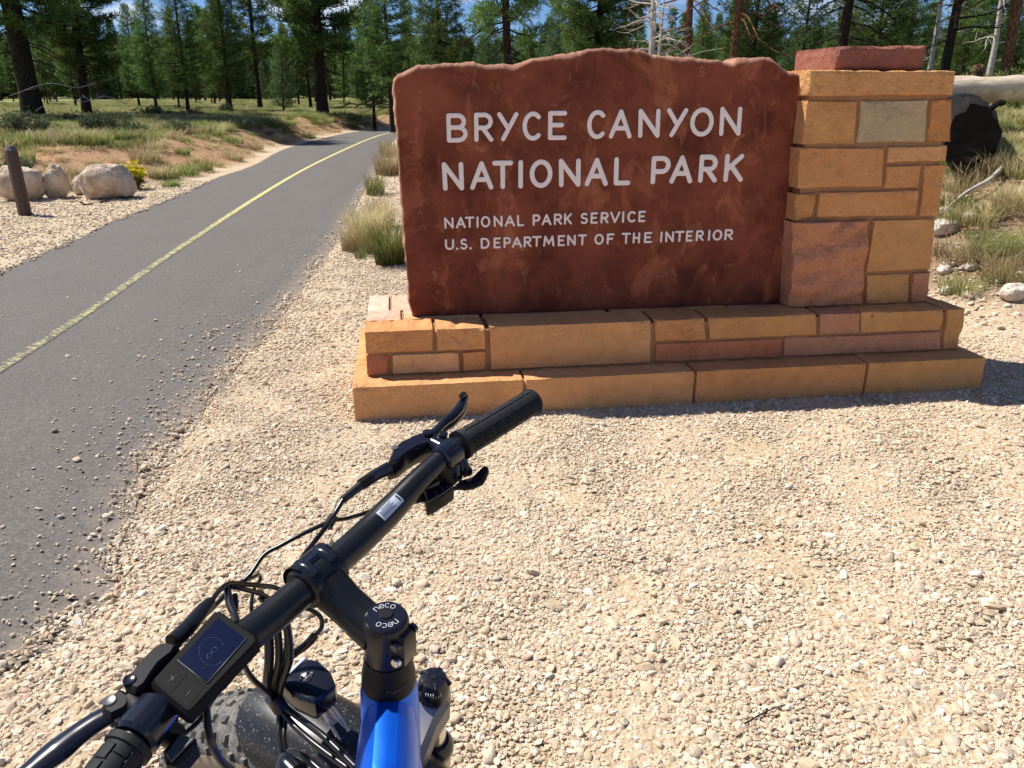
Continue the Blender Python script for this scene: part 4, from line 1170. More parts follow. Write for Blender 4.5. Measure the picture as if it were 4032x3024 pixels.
# ------------------------------------------------------------------ pines
def pine_meshes(seed, Ht, cb, R, nbr, tuft_step, ntri, tl, tw, rad, lean=0.0, prof='cone', dead=0, sub=5, skirt=1.0):
    """returns (wood V,F), (needles V,F,shade)"""
    r = np.random.default_rng(seed)
    wood = MB()
    nseg = 14
    bx, by = r.normal(0, 0.02, 2)
    def axis(z):
        t = z / Ht
        return np.array([bx * z + 0.10 * math.sin(t * 5 + seed) * t, by * z + 0.10 * math.cos(t * 4 + seed) * t, z])
    def tr(z):
        t = z / Ht
        return rad * ((1 - t) ** 0.8 * 0.92 + 0.03) + rad * 0.35 * math.exp(-z / 0.35)
    zs = np.concatenate([[-0.3, 0, 0.15, 0.4, 0.9], np.linspace(1.6, Ht, nseg)])
    V, F = [], []
    n = 12
    for i, z in enumerate(zs):
        c = axis(max(z, 0)); c[2] = z
        for k in range(n):
            a = 2 * math.pi * k / n
            q = tr(max(z, 0)) * (1 + 0.10 * nse((math.cos(a) * 1.5 + seed, math.sin(a) * 1.5, z * 0.7)) + (0.12 * math.sin(a * 4 + seed) if z < 0.3 else 0))
            V.append(c + np.array([math.cos(a), math.sin(a), 0]) * q)
    for i in range(len(zs) - 1):
        for k in range(n):
            a, b = i * n + k, i * n + (k + 1) % n
            F.append((a, b, b + n, a + n))
    wood.add(V, F)
    C, D, S = [], [], []
    ga = r.uniform(0, 6)
    for i in range(nbr):
        t = (i + r.random()) / nbr
        z = cb + (Ht * 0.985 - cb) * t ** 0.95
        if prof == 'cone': L = R * (1 - t) ** 0.75 * min(1, 0.55 + t * 3 * skirt)
        elif prof == 'open': L = R * (0.75 + 0.4 * math.sin(t * 5 + seed)) * (1 - t * 0.75)
        else: L = R * math.sin(math.pi * min(1, (t * 0.85 + 0.15))) ** 0.6 * (1 if t < 0.6 else (1 - (t - 0.6) * 1.6))
        L = max(0.22, L * r.uniform(0.6, 1.15))
        ga += 2.4 + r.normal(0, 0.25)
        d = np.array([math.cos(ga), math.sin(ga), 0])
        el = -0.18 + 0.85 * t + r.normal(0, 0.10)
        p0 = axis(z)
        P = []
        for k in range(5):
            q = k / 4
            P.append(p0 + d * L * q + np.array([0, 0, L * (el * q + 0.22 * q * q - 0.10 * math.sin(q * 3.1))]))
        br = max(0.008, 0.022 * L * (1 - 0.4 * t))
        v_, f_ = tube(P, [br, br * 0.3], 4, cap=False)
        wood.add(v_, f_)
        side = np.array([-d[1], d[0], 0])
        # twigs
        m = max(3, int(sub * (0.5 + L / R)))
        for j in range(m):
            q = 0.28 + 0.72 * (j + 0.5 * r.random()) / m
            base = P[0] + (P[-1] - P[0]) * q
            kq = min(3, int(q * 4)); base = P[kq] + (P[kq + 1] - P[kq]) * (q * 4 - kq) if q < 1 else P[-1]
            sd = side * (1 if j % 2 else -1)
            tdir = d * 0.65 + sd * r.uniform(0.3, 1.0) + np.array([0, 0, r.uniform(-0.15, 0.45)])
            if j == m - 1: tdir = d + np.array([0, 0, 0.3])
            tdir /= np.linalg.norm(tdir)
            TL_ = L * 0.42 * (1.15 - q) + 0.18
            k_n = max(1, int(TL_ / tuft_step))
            for k in range(k_n + 1):
                pos = base + tdir * TL_ * (k + r.random() * 0.5) / (k_n + 0.5) + r.normal(0, 0.05, 3)
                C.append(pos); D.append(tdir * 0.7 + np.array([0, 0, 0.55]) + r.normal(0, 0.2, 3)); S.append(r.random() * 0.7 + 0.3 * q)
    # leader
    for k in range(4):
        C.append(axis(Ht * (1 - 0.02 * k))); D.append(np.array([0, 0, 1.0])); S.append(0.8)
    for i in range(dead):
        z = r.uniform(1.6, cb + 1.0); a = r.uniform(0, 6.28); L = r.uniform(0.8, 2.2)
        d = np.array([math.cos(a), math.sin(a), 0]); p0 = axis(z)
        pts = [p0, p0 + d * L * .4 + [0, 0, -0.1 * L], p0 + d * L * .75 + [0, 0, -0.32 * L], p0 + d * L + np.array([r.normal(0, .15), r.normal(0, .15), -0.45 * L])]
        wood.add(*tube(pts, [0.028, 0.008], 4, cap=False))
        for _ in range(3):
            b = pts[1] + (pts[3] - pts[1]) * r.random(); e2 = b + np.array([*r.normal(0, .35, 2), r.uniform(-.5, .1)])
            wood.add(*tube([b, (b + e2) / 2 + r.normal(0, .05, 3), e2], [0.010, 0.004], 3, cap=False))
    C = np.array(C); D = np.array(D); D /= np.linalg.norm(D, axis=1)[:, None]
    S = np.array(S)
    m = len(C)
    # needle brushes: long thin blades fanned round each shoot tip
    dirs = r.normal(0, 1, (m, ntri, 3)); dirs /= np.linalg.norm(dirs, axis=2)[:, :, None]
    dirs = dirs * 0.95 + D[:, None, :] * 0.75
    dirs /= np.linalg.norm(dirs, axis=2)[:, :, None]
    pr = np.cross(dirs, r.normal(0, 1, (m, ntri, 3))); pr /= np.linalg.norm(pr, axis=2)[:, :, None]
    ln_ = tl * r.uniform(0.7, 1.25, (m, ntri, 1))
    ww = tw * r.uniform(0.7, 1.3, (m, ntri, 1))
    a = C[:, None, :] + dirs * ln_ * 0.12
    p1 = a + dirs * ln_ * 0.45 - pr * ww; p2 = a + dirs * ln_ * 0.45 + pr * ww; p3 = a + dirs * ln_
    V = np.stack([a, p1, p3, p2], 2).reshape(-1, 3)
    F = np.arange(len(V)).reshape(-1, 4)
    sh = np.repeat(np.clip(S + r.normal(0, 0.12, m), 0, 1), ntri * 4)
    return wood, V, F, sh
def make_pine(name, label, group, needle_mat, bark_mat, cat='tree', **k):
    wood, V, F, sh = pine_meshes(**k)
    root = empty(name, (0, 0, 0))
    tag(root, label, cat, group)
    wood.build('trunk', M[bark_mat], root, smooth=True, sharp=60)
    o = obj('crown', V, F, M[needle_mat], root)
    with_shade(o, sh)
    return root
def copy_tree(root, label=None, group=None):
    c = root.copy(); link(c)
    for ch in [o for o in root.children]:
        d = ch.copy(); link(d, c)
    if label: c['label'] = label
    if group: c['group'] = group
    return c
bases = {}
def spec(key, name, nm, bm, **k): bases[key] = (name, nm, bm, k)
spec('conA', 'young_pine', 'needles', 'bark_mid', seed=1, Ht=10.5, cb=1.8, R=2.4, nbr=170, tuft_step=0.16, ntri=9, tl=0.24, tw=0.016, rad=0.15, prof='cone')
spec('conB', 'young_pine', 'needles', 'bark_dark', seed=2, Ht=12.5, cb=2.4, R=2.6, nbr=170, tuft_step=0.17, ntri=9, tl=0.25, tw=0.017, rad=0.18, prof='cone', dead=5)
spec('conC', 'fir_tree', 'needles_blue', 'bark_mid', seed=3, Ht=9.5, cb=1.2, R=2.0, nbr=160, tuft_step=0.15, ntri=9, tl=0.17, tw=0.016, rad=0.13, prof='cone')
spec('slim', 'young_pine', 'needles', 'bark_dark', seed=4, Ht=5.6, cb=1.0, R=0.85, nbr=56, tuft_step=0.13, ntri=9, tl=0.20, tw=0.013, rad=0.075, prof='cone')
spec('bigA', 'ponderosa_pine', 'needles', 'bark_dark', seed=5, Ht=19, cb=3.2, R=3.4, nbr=170, tuft_step=0.17, ntri=11, tl=0.27, tw=0.019, rad=0.40, prof='round', dead=22, sub=9)
spec('bigB', 'ponderosa_pine', 'needles', 'bark_dark', seed=6, Ht=17, cb=3.3, R=1.9, nbr=125, tuft_step=0.18, ntri=10, tl=0.26, tw=0.018, rad=0.165, prof='open', dead=14, sub=8)
spec('bigC', 'ponderosa_pine', 'needles', 'bark_dark', seed=8, Ht=18, cb=2.5, R=2.6, nbr=180, tuft_step=0.17, ntri=11, tl=0.27, tw=0.019, rad=0.25, prof='round', dead=12, sub=9)
spec('midA', 'ponderosa_pine', 'needles', 'bark_mid', seed=9, Ht=15, cb=2.6, R=2.6, nbr=150, tuft_step=0.19, ntri=9, tl=0.27, tw=0.019, rad=0.17, prof='cone', dead=6, sub=6)
spec('midB', 'ponderosa_pine', 'needles', 'bark_red', seed=10, Ht=16, cb=4.5, R=1.9, nbr=90, tuft_step=0.2, ntri=9, tl=0.28, tw=0.020, rad=0.115, prof='open', dead=16, sub=6)
spec('farA', 'ponderosa_pine', 'needles', 'bark_dark', seed=12, Ht=14, cb=4.0, R=2.1, nbr=80, tuft_step=0.32, ntri=8, tl=0.42, tw=0.042, rad=0.19, prof='cone', sub=4)
spec('farB', 'ponderosa_pine', 'needles', 'bark_dark', seed=13, Ht=17, cb=5.5, R=2.4, nbr=80, tuft_step=0.34, ntri=8, tl=0.44, tw=0.044, rad=0.22, prof='round', sub=4)
spec('farC', 'ponderosa_pine', 'needles_blue', 'bark_mid', seed=14, Ht=12, cb=3.2, R=1.9, nbr=80, tuft_step=0.30, ntri=8, tl=0.38, tw=0.040, rad=0.16, prof='cone', sub=4)
made = {}
def plant(key, x, y, label, group=None, s=1.0, rz=None, tilt=(0, 0), zs=1.0):
    if key not in made:
        name, nm, bm, k = bases[key]
        o = make_pine(name, label, group, nm, bm, **k); made[key] = o
    else:
        o = copy_tree(made[key], label)
        if group: o['group'] = group
        elif 'group' in o: del o['group']
    o.location = (x, y, H(x, y) - 0.05)
    o.rotation_euler = (tilt[0], tilt[1], rng.uniform(0, 6.28) if rz is None else rz)
    o.scale = (s, s, s * zs)
    return o
def plant_px(key, px, py, label, dist=None, **k):
    if dist is None: q = ground_hit(px, py)
    else:
        r = ray(px, py); q = r / r[1] * dist
    return plant(key, q[0], q[1], label, **k)
# named trees of the photograph
q = ground_hit(140, 480); plant('bigA', q[0], q[1], 'thickest dark pine trunk at the left with bare lower branches', s=1.0, rz=0.4)
plant_px('bigC', 345, 462, 'dark pine with pale broken branches low on its trunk right of the thickest pine', s=0.82, rz=2.0)
plant_px('slim', 836, 415, 'slender young pine with a thin stem standing alone in the meadow', s=0.78)
plant_px('bigB', 1026, 432, 'tall slim-trunked pine with open branches in the middle of the meadow', s=0.93, rz=1.0)
plant_px('bigC', 1272, 458, 'large dark spreading pine at the bend of the path', s=1.08, rz=4.0)
plant_px('midA', 1222, 405, 'dark pine trunk directly behind the large spreading pine', s=0.9)
plant_px('conA', 610, 388, 'full conical pine with a pointed top under the white cloud', dist=47, s=0.60)
plant_px('conB', 545, 388, 'broad pine left of the pointed conical pine', dist=55, s=0.50)
plant_px('conB', 735, 388, 'tall green conical pine right of the gap in the sky', dist=42, s=0.56, rz=1)
plant_px('midA', 700, 384, 'bushy pine behind the tall green conical pine', dist=52, s=0.38)
plant_px('conA', 905, 388, 'pine with bright green boughs left of the slim-trunked pine', dist=44, s=0.68, rz=2)
plant_px('conC', 1110, 385, 'light green young fir between the slim-trunked and the spreading pine', dist=40, s=0.42)
plant_px('midA', 1540, 400, 'pine with a clear dark trunk just left of the sign', dist=35, s=0.62, rz=1.2)
plant_px('conB', 1470, 395, 'light green feathery pine between the spreading pine and the sign', dist=38, s=0.43, rz=3)
plant_px('conB', 1740, 380, 'dense dark pine above the left part of the sign', dist=33, s=0.66, rz=5)
plant_px('bigB', 2008, 420, 'straight dark trunk rising above the middle of the sign', dist=27, s=0.95, rz=3)
plant_px('conC', 1910, 380, 'small light pine left of the straight dark trunk', dist=42, s=0.55)
plant_px('conC', 2190, 380, 'pointed pine against the blue sky above the sign', dist=45, s=0.68, rz=2)
plant_px('farC', 2260, 300, 'low rusty green pine between the pointed pine and the dark trunk', dist=36, s=0.42)
plant_px('bigC', 2335, 380, 'dark trunked pine above the raised crest of the red slab', dist=31, s=0.74, rz=1.7)
plant_px('midB', 2700, 380, 'first orange-barked pine right of the dead grey tree', dist=22, s=0.9, rz=0.3)
plant_px('midB', 2865, 380, 'second orange-barked pine above the dip in the red slab', dist=21, s=0.92, rz=2.4)
plant_px('conA', 2950, 380, 'dense green pine left of the gap above the pillar', dist=31, s=0.66, rz=4)
plant_px('conC', 3130, 380, 'feathery light pine right of the gap above the pillar', dist=34, s=0.62)
plant_px('bigB', 3285, 380, 'dark trunk with stubby dead limbs above the red cap stone', dist=22, s=0.86, rz=4)
plant_px('conA', 3430, 380, 'bright green bushy pine above the right end of the cap stone', dist=30, s=0.64, rz=0.7)
plant_px('conC', 3560, 380, 'dark blue-green pine above the right corner of the pillar', dist=34, s=0.72, rz=3.1)
plant_px('conA', 3900, 300, 'yellow-green pine between the bare dark trunk and the orange-sided trunk', dist=31, s=0.62, rz=3.6)
q = at_y(3962, 280, 19.0); plant('midB', q[0], q[1], 'leaning trunk with a sunlit orange side at the right edge', s=1.0, rz=0)
plant_px('conA', 3790, 300, 'pine behind the bare dark trunk right of the pillar', dist=36, s=0.55, rz=2.6)
# the forest behind, individuals sharing one description where nothing tells them apart
placed = [(o.location.x, o.location.y) for o in made.values()]
def px_of(x, y, z=1.2):
    dz = z - EYE; D = y * CP - dz * SP
    return 2016 + FPX * x / D
gaps = [(470, 535, 90), (700, 712, 45), (1375, 1425, 90), (1560, 1600, 60), (1840, 1880, 90), (2075, 2140, 80), (3035, 3085, 90)]
ZONES = [(350, 'around the two thick dark trunks'), (610, 'left of the pointed conical pine'), (1030, 'between conical and slim-trunked pine'), (1290, 'between slim-trunked and spreading pine'), (1560, 'between spreading pine and sign'),
         (2010, 'above the left third of the slab'), (2550, 'between straight trunk and grey dead tree'), (3130, 'behind the orange-barked pines'), (3660, 'above the red cap stone'), (9999, 'right of the stone pillar')]
cnt = 0
tries = 0
front = []
while cnt < 112 and tries < 8000:
    tries += 1
    pxx = rng.uniform(-100, 4130)
    y = (52 if pxx < 1560 else 40) + 90 * rng.random() ** 1.2
    x = (pxx - 2016) / FPX * y * 0.97
    if min([math.hypot(x - a, y - b) for a, b in front] or [9]) < 2.1 + y * 0.012: continue
    skip = False
    for g0, g1, _ in gaps:
        wpx = 2.0 / y * FPX
        if g0 - wpx * 0.95 < pxx < g1 + wpx * 0.95 and y < 112: skip = True
    if skip: continue
    front.append((x, y))
    key = rng.choice(['farA', 'farB', 'farC', 'conA', 'conB', 'midA'] if y < 62 else ['farA', 'farB', 'farC'])
    ytop = rng.uniform(80, 215) if y > 62 else rng.uniform(10, 165)
    s = ((375 - ytop) / FPX * y + EYE - H(x, y)) / bases[str(key)][3]['Ht']; wide = rng.uniform(1.05, 1.5)
    side = 'left' if pxx < 1560 else 'right'
    zn = [z_ for z_ in ZONES if pxx < z_[0]][0][1]
    dp_ = 'nearer' if y < 70 else 'farther'
    lb, gp = 'one of the %s background pines %s' % (dp_, zn), '%s background pines %s' % (dp_, zn)
    o_ = plant(str(key), x, y, lb, gp, s=float(s)); o_.scale = (s * wide, s * wide, s)
    cnt += 1
print('trees', cnt)
# bare trunks far off under the crowns, between the whole trees
fwood, fV, fF, fsh = pine_meshes(seed=40, Ht=13, cb=7.5, R=1.6, nbr=26, tuft_step=0.5, ntri=6, tl=0.5, tw=0.06, rad=0.16, prof='open', sub=3)
tt = empty('bare_trunk_pine'); tag(tt, 'one of the slim bare-stemmed pines standing deep in the forest', 'tree', 'slim pines deep in the forest')
fwood.build('trunk', M['bark_dark'], tt, sharp=60); with_shade(obj('crown', fV, fF, M['needles'], tt), fsh)
for i in range(46):
    y = rng.uniform(70, 135); x = (rng.uniform(-80, 4100) - 2016) / FPX * y
    o = tt if i == 0 else copy_tree(tt)
    o.location = (x, y, H(x, y) - 0.05); o.rotation_euler = (rng.normal(0, .02), rng.normal(0, .02), rng.uniform(0, 6.28))
    s = ((375 - rng.uniform(60, 200)) / FPX * y + 0.9) / 13; o.scale = (s * rng.uniform(.8, 1.3), s, s)

# the far wood, read as one dark mass behind the single trees
n_f = 1100
fy = rng.uniform(125, 210, n_f); fx = (rng.uniform(-250, 4300, n_f) - 2016) / FPX * fy * 0.97
fs = ((375 - rng.uniform(150, 235, n_f)) / FPX * fy + 0.6) / 12.0
fz = hgt(fx, fy)
fp_ = np.column_stack([fx, fy, fz - 3.1 * fs]); fr = np.stack([0 * fx, 0 * fx, rng.uniform(0, 6.28, n_f)], -1); fsc = np.stack([fs * 1.5, fs * 1.5, fs], -1)
fc = [o for o in made['farC'].children if o.name.startswith('crown')][0]; ft = [o for o in made['farC'].children if o.name.startswith('trunk')][0]
fa = [o for o in made['farA'].children if o.name.startswith('crown')][0]
tag(scatter('far_forest', fp_, fr, fsc, rng.integers(0, 2, n_f), scatter_group('far_forest', [fc, fa])), kind='stuff')

# dead trees, logs, stumps
def snag(name, loc, Ht, rad, nb, L, label, seed, tilt=(0, 0), mat='grey_wood', z0=0.6):
    r = np.random.default_rng(seed)
    root = empty(name, loc); root.rotation_euler = (tilt[0], tilt[1], 0)
    tag(root, label, 'dead tree')
    w = MB(); w.add(*tube([(0, 0, -.3), (0, 0, 0), (0.03, 0, Ht * .3), (-0.02, 0.03, Ht * .6), (0.02, 0, Ht)], [rad * 1.25, rad, rad * .8, rad * .6, rad * .2], 10))
    w.build('trunk', M[mat], root)
    for i in range(nb):
        z = z0 + (Ht * .95 - z0) * r.random(); a = r.uniform(0, 6.28); l = L * r.uniform(.35, 1.1) * (1 - 0.4 * z / Ht)
        d = np.array([math.cos(a), math.sin(a), 0]); up = r.uniform(-.5, .3); b = MB()
        P = [np.array([0, 0, z]), np.array([0, 0, z]) + d * l * .35 + [0, 0, l * .05], np.array([0, 0, z]) + d * l * .7 + [0, 0, l * up * .4], np.array([0, 0, z]) + d * l + np.array([*r.normal(0, .1, 2), l * up])]
        b.add(*tube(catmull(P, 3), [rad * .26, rad * .07], 5))
        for _ in range(5):
            s0 = P[1] + (P[3] - P[1]) * r.random(); e_ = s0 + d * l * .2 + r.normal(0, .16 * l, 3)
            b.add(*tube([s0, (s0 + e_) / 2 + r.normal(0, .03, 3), e_], [rad * .09, rad * .03], 4))
        b.build('branch', M[mat if r.random() < .8 else 'grey_wood'], root)
    return root
def sg(px, py, d):
    q = at_y(px, py, d); return (q[0], q[1], H(q[0], q[1]) - .05)
snag('dead_tree', sg(2552, 380, 20), 8.5, .085, 46, 1.5, 'bleached grey dead tree with tangled bare branches above the sign', 1)
snag('dead_tree', sg(2590, 380, 21), 3.4, .07, 26, 1.3, 'short broken grey snag beside the bleached dead tree', 2)
snag('dead_tree', sg(3712, 300, 20), 9.0, .11, 26, 1.3, 'bare dark leaning trunk with thin dead limbs right of the pillar', 3, tilt=(0, .02), mat='bark_dark')
snag('dead_tree', sg(3655, 300, 22), 6.5, .06, 34, 1.1, 'thin grey dead tree beside the bare leaning trunk', 4)
snag('dead_tree', sg(3892, 300, 24), 4.2, .09, 12, .9, 'short grey dead trunk left of the orange-sided trunk', 5)
def stick(name, pts, r0, r1, mat, label, cat, seed=0, n=9, sub_branches=0):
    r = np.random.default_rng(seed); b = MB()
    P = catmull(pts, 5); P = [p + r.normal(0, r0 * .12, 3) for p in P]
    b.add(*tube(P, [r0, r1], n))
    for _ in range(sub_branches):
        k = r.integers(2, len(P) - 1); e_ = P[k] + np.array([*r.normal(0, .25, 2), abs(r.normal(0, .15))])
        b.add(*tube([P[k], (P[k] + e_) / 2 + r.normal(0, .02, 3), e_], [r0 * .4, r0 * .12], 5))
    c = np.array(P[0]); V = np.array(b.v) - c
    o = obj(name, V, b.f, M[mat], smooth=True); o.location = c
    return tag(o, label, cat)
def gp(px, py, dz=0.0):
    q = ground_hit(px, py); return np.array([q[0], q[1], q[2] + dz])
stick('fallen_log', [at_y(3690, 352, 9.6), at_y(3900, 352, 9.6), at_y(4200, 356, 9.8), at_y(4700, 366, 10.2)], .135, .15, 'log_wood', 'long bleached fallen log lying across the bank right of the pillar', 'log', 1, 18)
# charred log: cut end towards the sign
def log_end(c, ax, L, rad, label):
    b = MB(); r = np.random.default_rng(5)
    ax = np.array(ax, float); ax /= np.linalg.norm(ax)
    prof = []
    n = 34
    N_ = np.cross(ax, [0, 0, 1]); N_ /= np.linalg.norm(N_); B_ = np.cross(N_, ax)
    V, F = [], []
    for j, t in enumerate([0, 0.02, .1, .3, .6, 1.0]):
        for k in range(n):
            a = 2 * math.pi * k / n
            q = rad * (1 + 0.22 * nse((math.cos(a) * 2, math.sin(a) * 2, t * 2)) + 0.14 * nse((math.cos(a) * 6, math.sin(a) * 6, t * 3))) * (0.97 if j == 0 else 1)
            V.append(np.array(c) + ax * (t * L + (0.02 * nse((a * 2, 0, 1)) if j == 0 else 0)) + (N_ * math.cos(a) * 0.86 + B_ * math.sin(a) * 1.12) * q)
    for j in range(5):
        for k in range(n):
            F.append((j * n + k, j * n + (k + 1) % n, (j + 1) * n + (k + 1) % n, (j + 1) * n + k))
    b.add(V, F); c0 = len(b.v)
    b.v.append(tuple(np.array(c) + ax * 0.02)); b.f += [(c0, (k + 1) % n, k) for k in range(n)]
    b.f.append(tuple(5 * n + k for k in range(n)))
    o = obj('charred_log', np.array(b.v) - np.array(c), b.f, M['char'], smooth=True); o.location = c
    o.data.set_sharp_from_angle(angle=R_(45))
    return tag(o, label, 'log')
c2 = at_y(3828, 545, 7.3)
log_end(c2, (0.42, 0.90, 0.03), 3.2, 0.255, 'blackened log with its charred cut end facing the pillar')
stick('branch_stub', [c2 + np.array([.12, .03, .22]), c2 + np.array([.16, .0, .28]), c2 + np.array([.21, .0, .29])], .028, .024, 'char', 'charred broken stub on top of the blackened log', 'branch', 2, 7)
stick('grey_branch', [gp(3700, 880, .05), gp(3790, 820, .12), gp(3880, 775, .12), gp(3935, 720, .10)], .008, .022, 'grey_wood', 'grey weathered branch lying on the bank right of the pillar', 'branch', 3, 7)
stick('fallen_log', [gp(450, 385, .12), gp(500, 387, .12), gp(542, 383, .14)], .16, .10, 'log_wood', 'short bleached log lying in the far meadow at the left', 'log', 4, 9)
stick('fallen_log', [gp(570, 383, .1), gp(660, 383, .1), gp(770, 382, .1)], .12, .10, 'bark_mid', 'long dark fallen trunk lying before the far forest edge', 'log', 5, 8)
stick('bleached_wood', [gp(957, 495, .05), gp(975, 488, .10), gp(1003, 497, .04)], .07, .05, 'log_wood', 'whitish curved wood chunk on the crest of the red bank', 'branch', 6, 8)
stick('dry_stick', [gp(928, 517, .03), gp(955, 518, .04), gp(985, 526, .03)], .03, .02, 'log_wood', 'pale stick lying on the red bank below the whitish wood chunk', 'branch', 7, 6)
stick('dry_stick', [gp(560, 582, .02), gp(600, 580, .03)], .015, .012, 'log_wood', 'thin straight stick on the red bank above the square boulder', 'branch', 8, 5)
stick('dry_stick', [gp(1500, 768, .012), gp(1540, 766, .016), gp(1600, 764, .012)], .010, .009, 'log_wood', 'tan stick lying between the path and the red slab', 'branch', 9, 6)
stick('twig', [gp(320, 800, .01), gp(335, 812, .02), gp(370, 806, .01)], .016, .008, 'bark_mid', 'forked twig on the gravel below the square boulder', 'branch', 10, 6, 2)
stick('twig', [gp(393, 803, .01), gp(410, 800, .02), gp(430, 795, .01)], .018, .012, 'bark_mid', 'dark bark piece at the foot of the square boulder', 'branch', 11, 6)
stick('twig', [at_z(2932, 2850, .006), at_z(2990, 2815, .012), at_z(3045, 2790, .010), at_z(3100, 2772, .006)], .0022, .0012, 'bark_dark', 'small dark twig lying on the gravel at the lower right', 'branch', 12, 6)
stick('pine_stump', [sg(3832, 300, 22) + np.array([0, 0, 0]), np.array(sg(3832, 300, 22)) + [0, 0, .3], np.array(sg(3834, 300, 22)) + [0, 0, .62]], .24, .2, 'bark_red', 'broken orange stump in the grass beyond the bleached log', 'stump', 13, 12)
for i, (x, y) in enumerate([(1330, 440), (1380, 442), (1440, 440)]):
    q = gp(x, y, .1)
    stick('dead_branch', [q, q + [.7, .1, .35], q + [1.5, 0, .3], q + [2.2, .2, .7]], .05, .02, 'bark_dark', ['dark fallen branch left of the shaded hollow', 'dark fallen branch above the shaded hollow', 'dark fallen branch right over the shaded hollow'][i], 'branch', 20 + i, 6, 6)
# dead boughs on the two trees at the left, pale in the sun
for i, (px, py, dd) in enumerate([(300, 345, -2.0), (330, 400, -1.4), (360, 395, 1.5)]):
    q = at_y(px, py, 27.5); e_ = q + np.array([dd, -.3, .1])
    stick('pale_branch', [q + [0.5 if dd < 0 else -.4, .3, .15], q, q + [dd * .4, -.2, .12], e_ + [0, 0, -.35]], .016, .006, 'grey_wood', ['uppermost pale dead bough left of the second pine trunk', 'lower pale dead bough left of the second pine trunk', 'pale drooping dead bough right of the second pine trunk'][i], 'branch', 30 + i, 5, 9)

# boulders
def boulder(px, py, sx, sy, sz, label, seed, flat=0.5, dz=0.0, rz=0.0, top=0.0):
    q = ground_hit(px, py)
    r = np.random.default_rng(seed)
    n, m = 40, 26
    V, F = [], []
    for j in range(m + 1):
        ph = math.pi * j / m
        for k in range(n):
            th = 2 * math.pi * k / n
            d = np.array([math.sin(ph) * math.cos(th), math.sin(ph) * math.sin(th), math.cos(ph)])
            p_ = flat
            e_ = np.sign(d) * np.abs(d) ** p_
            e_ = e_ / max(1.0, np.linalg.norm(e_) ** (0.6)) * 1.0
            nn = 0.17 * nse(d * 1.3 + seed) + 0.09 * nse(d * 4 + seed) + 0.045 * nse(d * 9 + seed)
            e_ = e_ * (1 + nn)
            e_[0] *= (1 - top * max(0, e_[2]))
            V.append((e_[0] * sx, e_[1] * sy, e_[2] * sz))
    for j in range(m):
        for k in range(n):
            F.append((j * n + k, (j + 1) * n + k, (j + 1) * n + (k + 1) % n, j * n + (k + 1) % n))
    o = obj('boulder', V, F, M['boulder'], smooth=True)
    o.location = (q[0], q[1] + sy * 0.8, q[2] + sz * 0.86 + dz); o.rotation_euler = (0, 0, rz)
    return tag(o, label, 'boulder')
boulder(402, 788, .375, .30, .275, 'largest squarish tan boulder left of the yellow flowering bush', 1, flat=.52)
boulder(212, 785, .165, .17, .265, 'narrow upright boulder between the post and the square boulder', 2, flat=.7, top=.35)
boulder(62, 795, .30, .28, .27, 'rounded boulder half hidden behind the brown post', 3, flat=.6)
boulder(160, 765, .17, .2, .14, 'low pointed boulder leaning left of the upright boulder', 4, flat=.9, top=.5, dz=.02)
boulder(308, 770, .10, .14, .15, 'small pale boulder peeking out left of the square boulder', 5, flat=.8)
for i, (px, py, s, lb) in enumerate([(3735, 930, .11, 'large white rock in the grass below the grey branch'), (3825, 890, .07, 'white rock beside the grey branch'), (3722, 1095, .055, 'white stone on bare soil next to the pillar foot'),
        (3825, 1090, .055, 'pale round stone right of the small green tuft'), (3730, 1172, .055, 'flat white stone just above the plinth corner'), (4010, 1210, .10, 'broad flat pale rock at the right margin'), (3938, 1142, .03, 'little white stone left of the broad flat rock'),
        (3745, 1070, .035, 'small white stone on the upper soil near the pillar')]):
    boulder(px, py, s, s * .8, s * .62, lb, 20 + i, flat=.75).data.materials[0] = M['white_rock']

# straw and bark litter over the dirt bank
lx = rng.uniform(-18, -5, 60000); ly = 12.8 + 26 * rng.random(60000) ** 1.3
_, ld, lm = weights(lx, ly)
k_ = (rng.random(60000) < ld * (0.15 + 0.55 * (1 - lm))) & inside_frame(lx, ly) & (sdist(lx, ly, EL) > 0.02)
rx = rng.uniform(2.4, 7, 5000); ry = rng.uniform(4.6, 12, 5000); kr = sdist(rx, ry, RFOOT) > 0.1
lx = np.concatenate([lx[k_], rx[kr]]); ly = np.concatenate([ly[k_], ry[kr]]); nl_ = len(lx)
srcs = [o for o in bpy.data.objects if o.name.startswith(('dry_stick', 'twig'))][:6]
ls = np.where(lx < 0, rng.uniform(0.05, 0.20, nl_), rng.uniform(0.03, 0.10, nl_))
tag(scatter('straw_litter', np.column_stack([lx, ly, hgt(lx, ly) + 0.004]), np.stack([rng.normal(0, .15, nl_), rng.normal(0, .15, nl_), rng.uniform(0, 6.28, nl_)], -1), np.stack([ls, ls, ls], -1), rng.integers(0, len(srcs), nl_), scatter_group('litter', srcs)), kind='stuff')

# brown post
q = at_z(100, 847)
pt = empty('wooden_post', (q[0], q[1], 0)); pt.rotation_euler = (0, R_(-1.5), 0)
tag(pt, 'dark brown wooden post with chamfered top standing left of the path', 'post')
MB().add(*lathe((0, 0, -.2), (0, 0, 1), [(0, .080), (.2, .080), (1.0, .073)], 8)).build('shaft', M['post'], pt, smooth=False)
MB().add(*lathe((0, 0, .8), (0, 0, 1), [(0, .0735), (.050, .044), (.055, .040)], 8)).build('chamfered_top', M['post_cap'], pt, smooth=False)

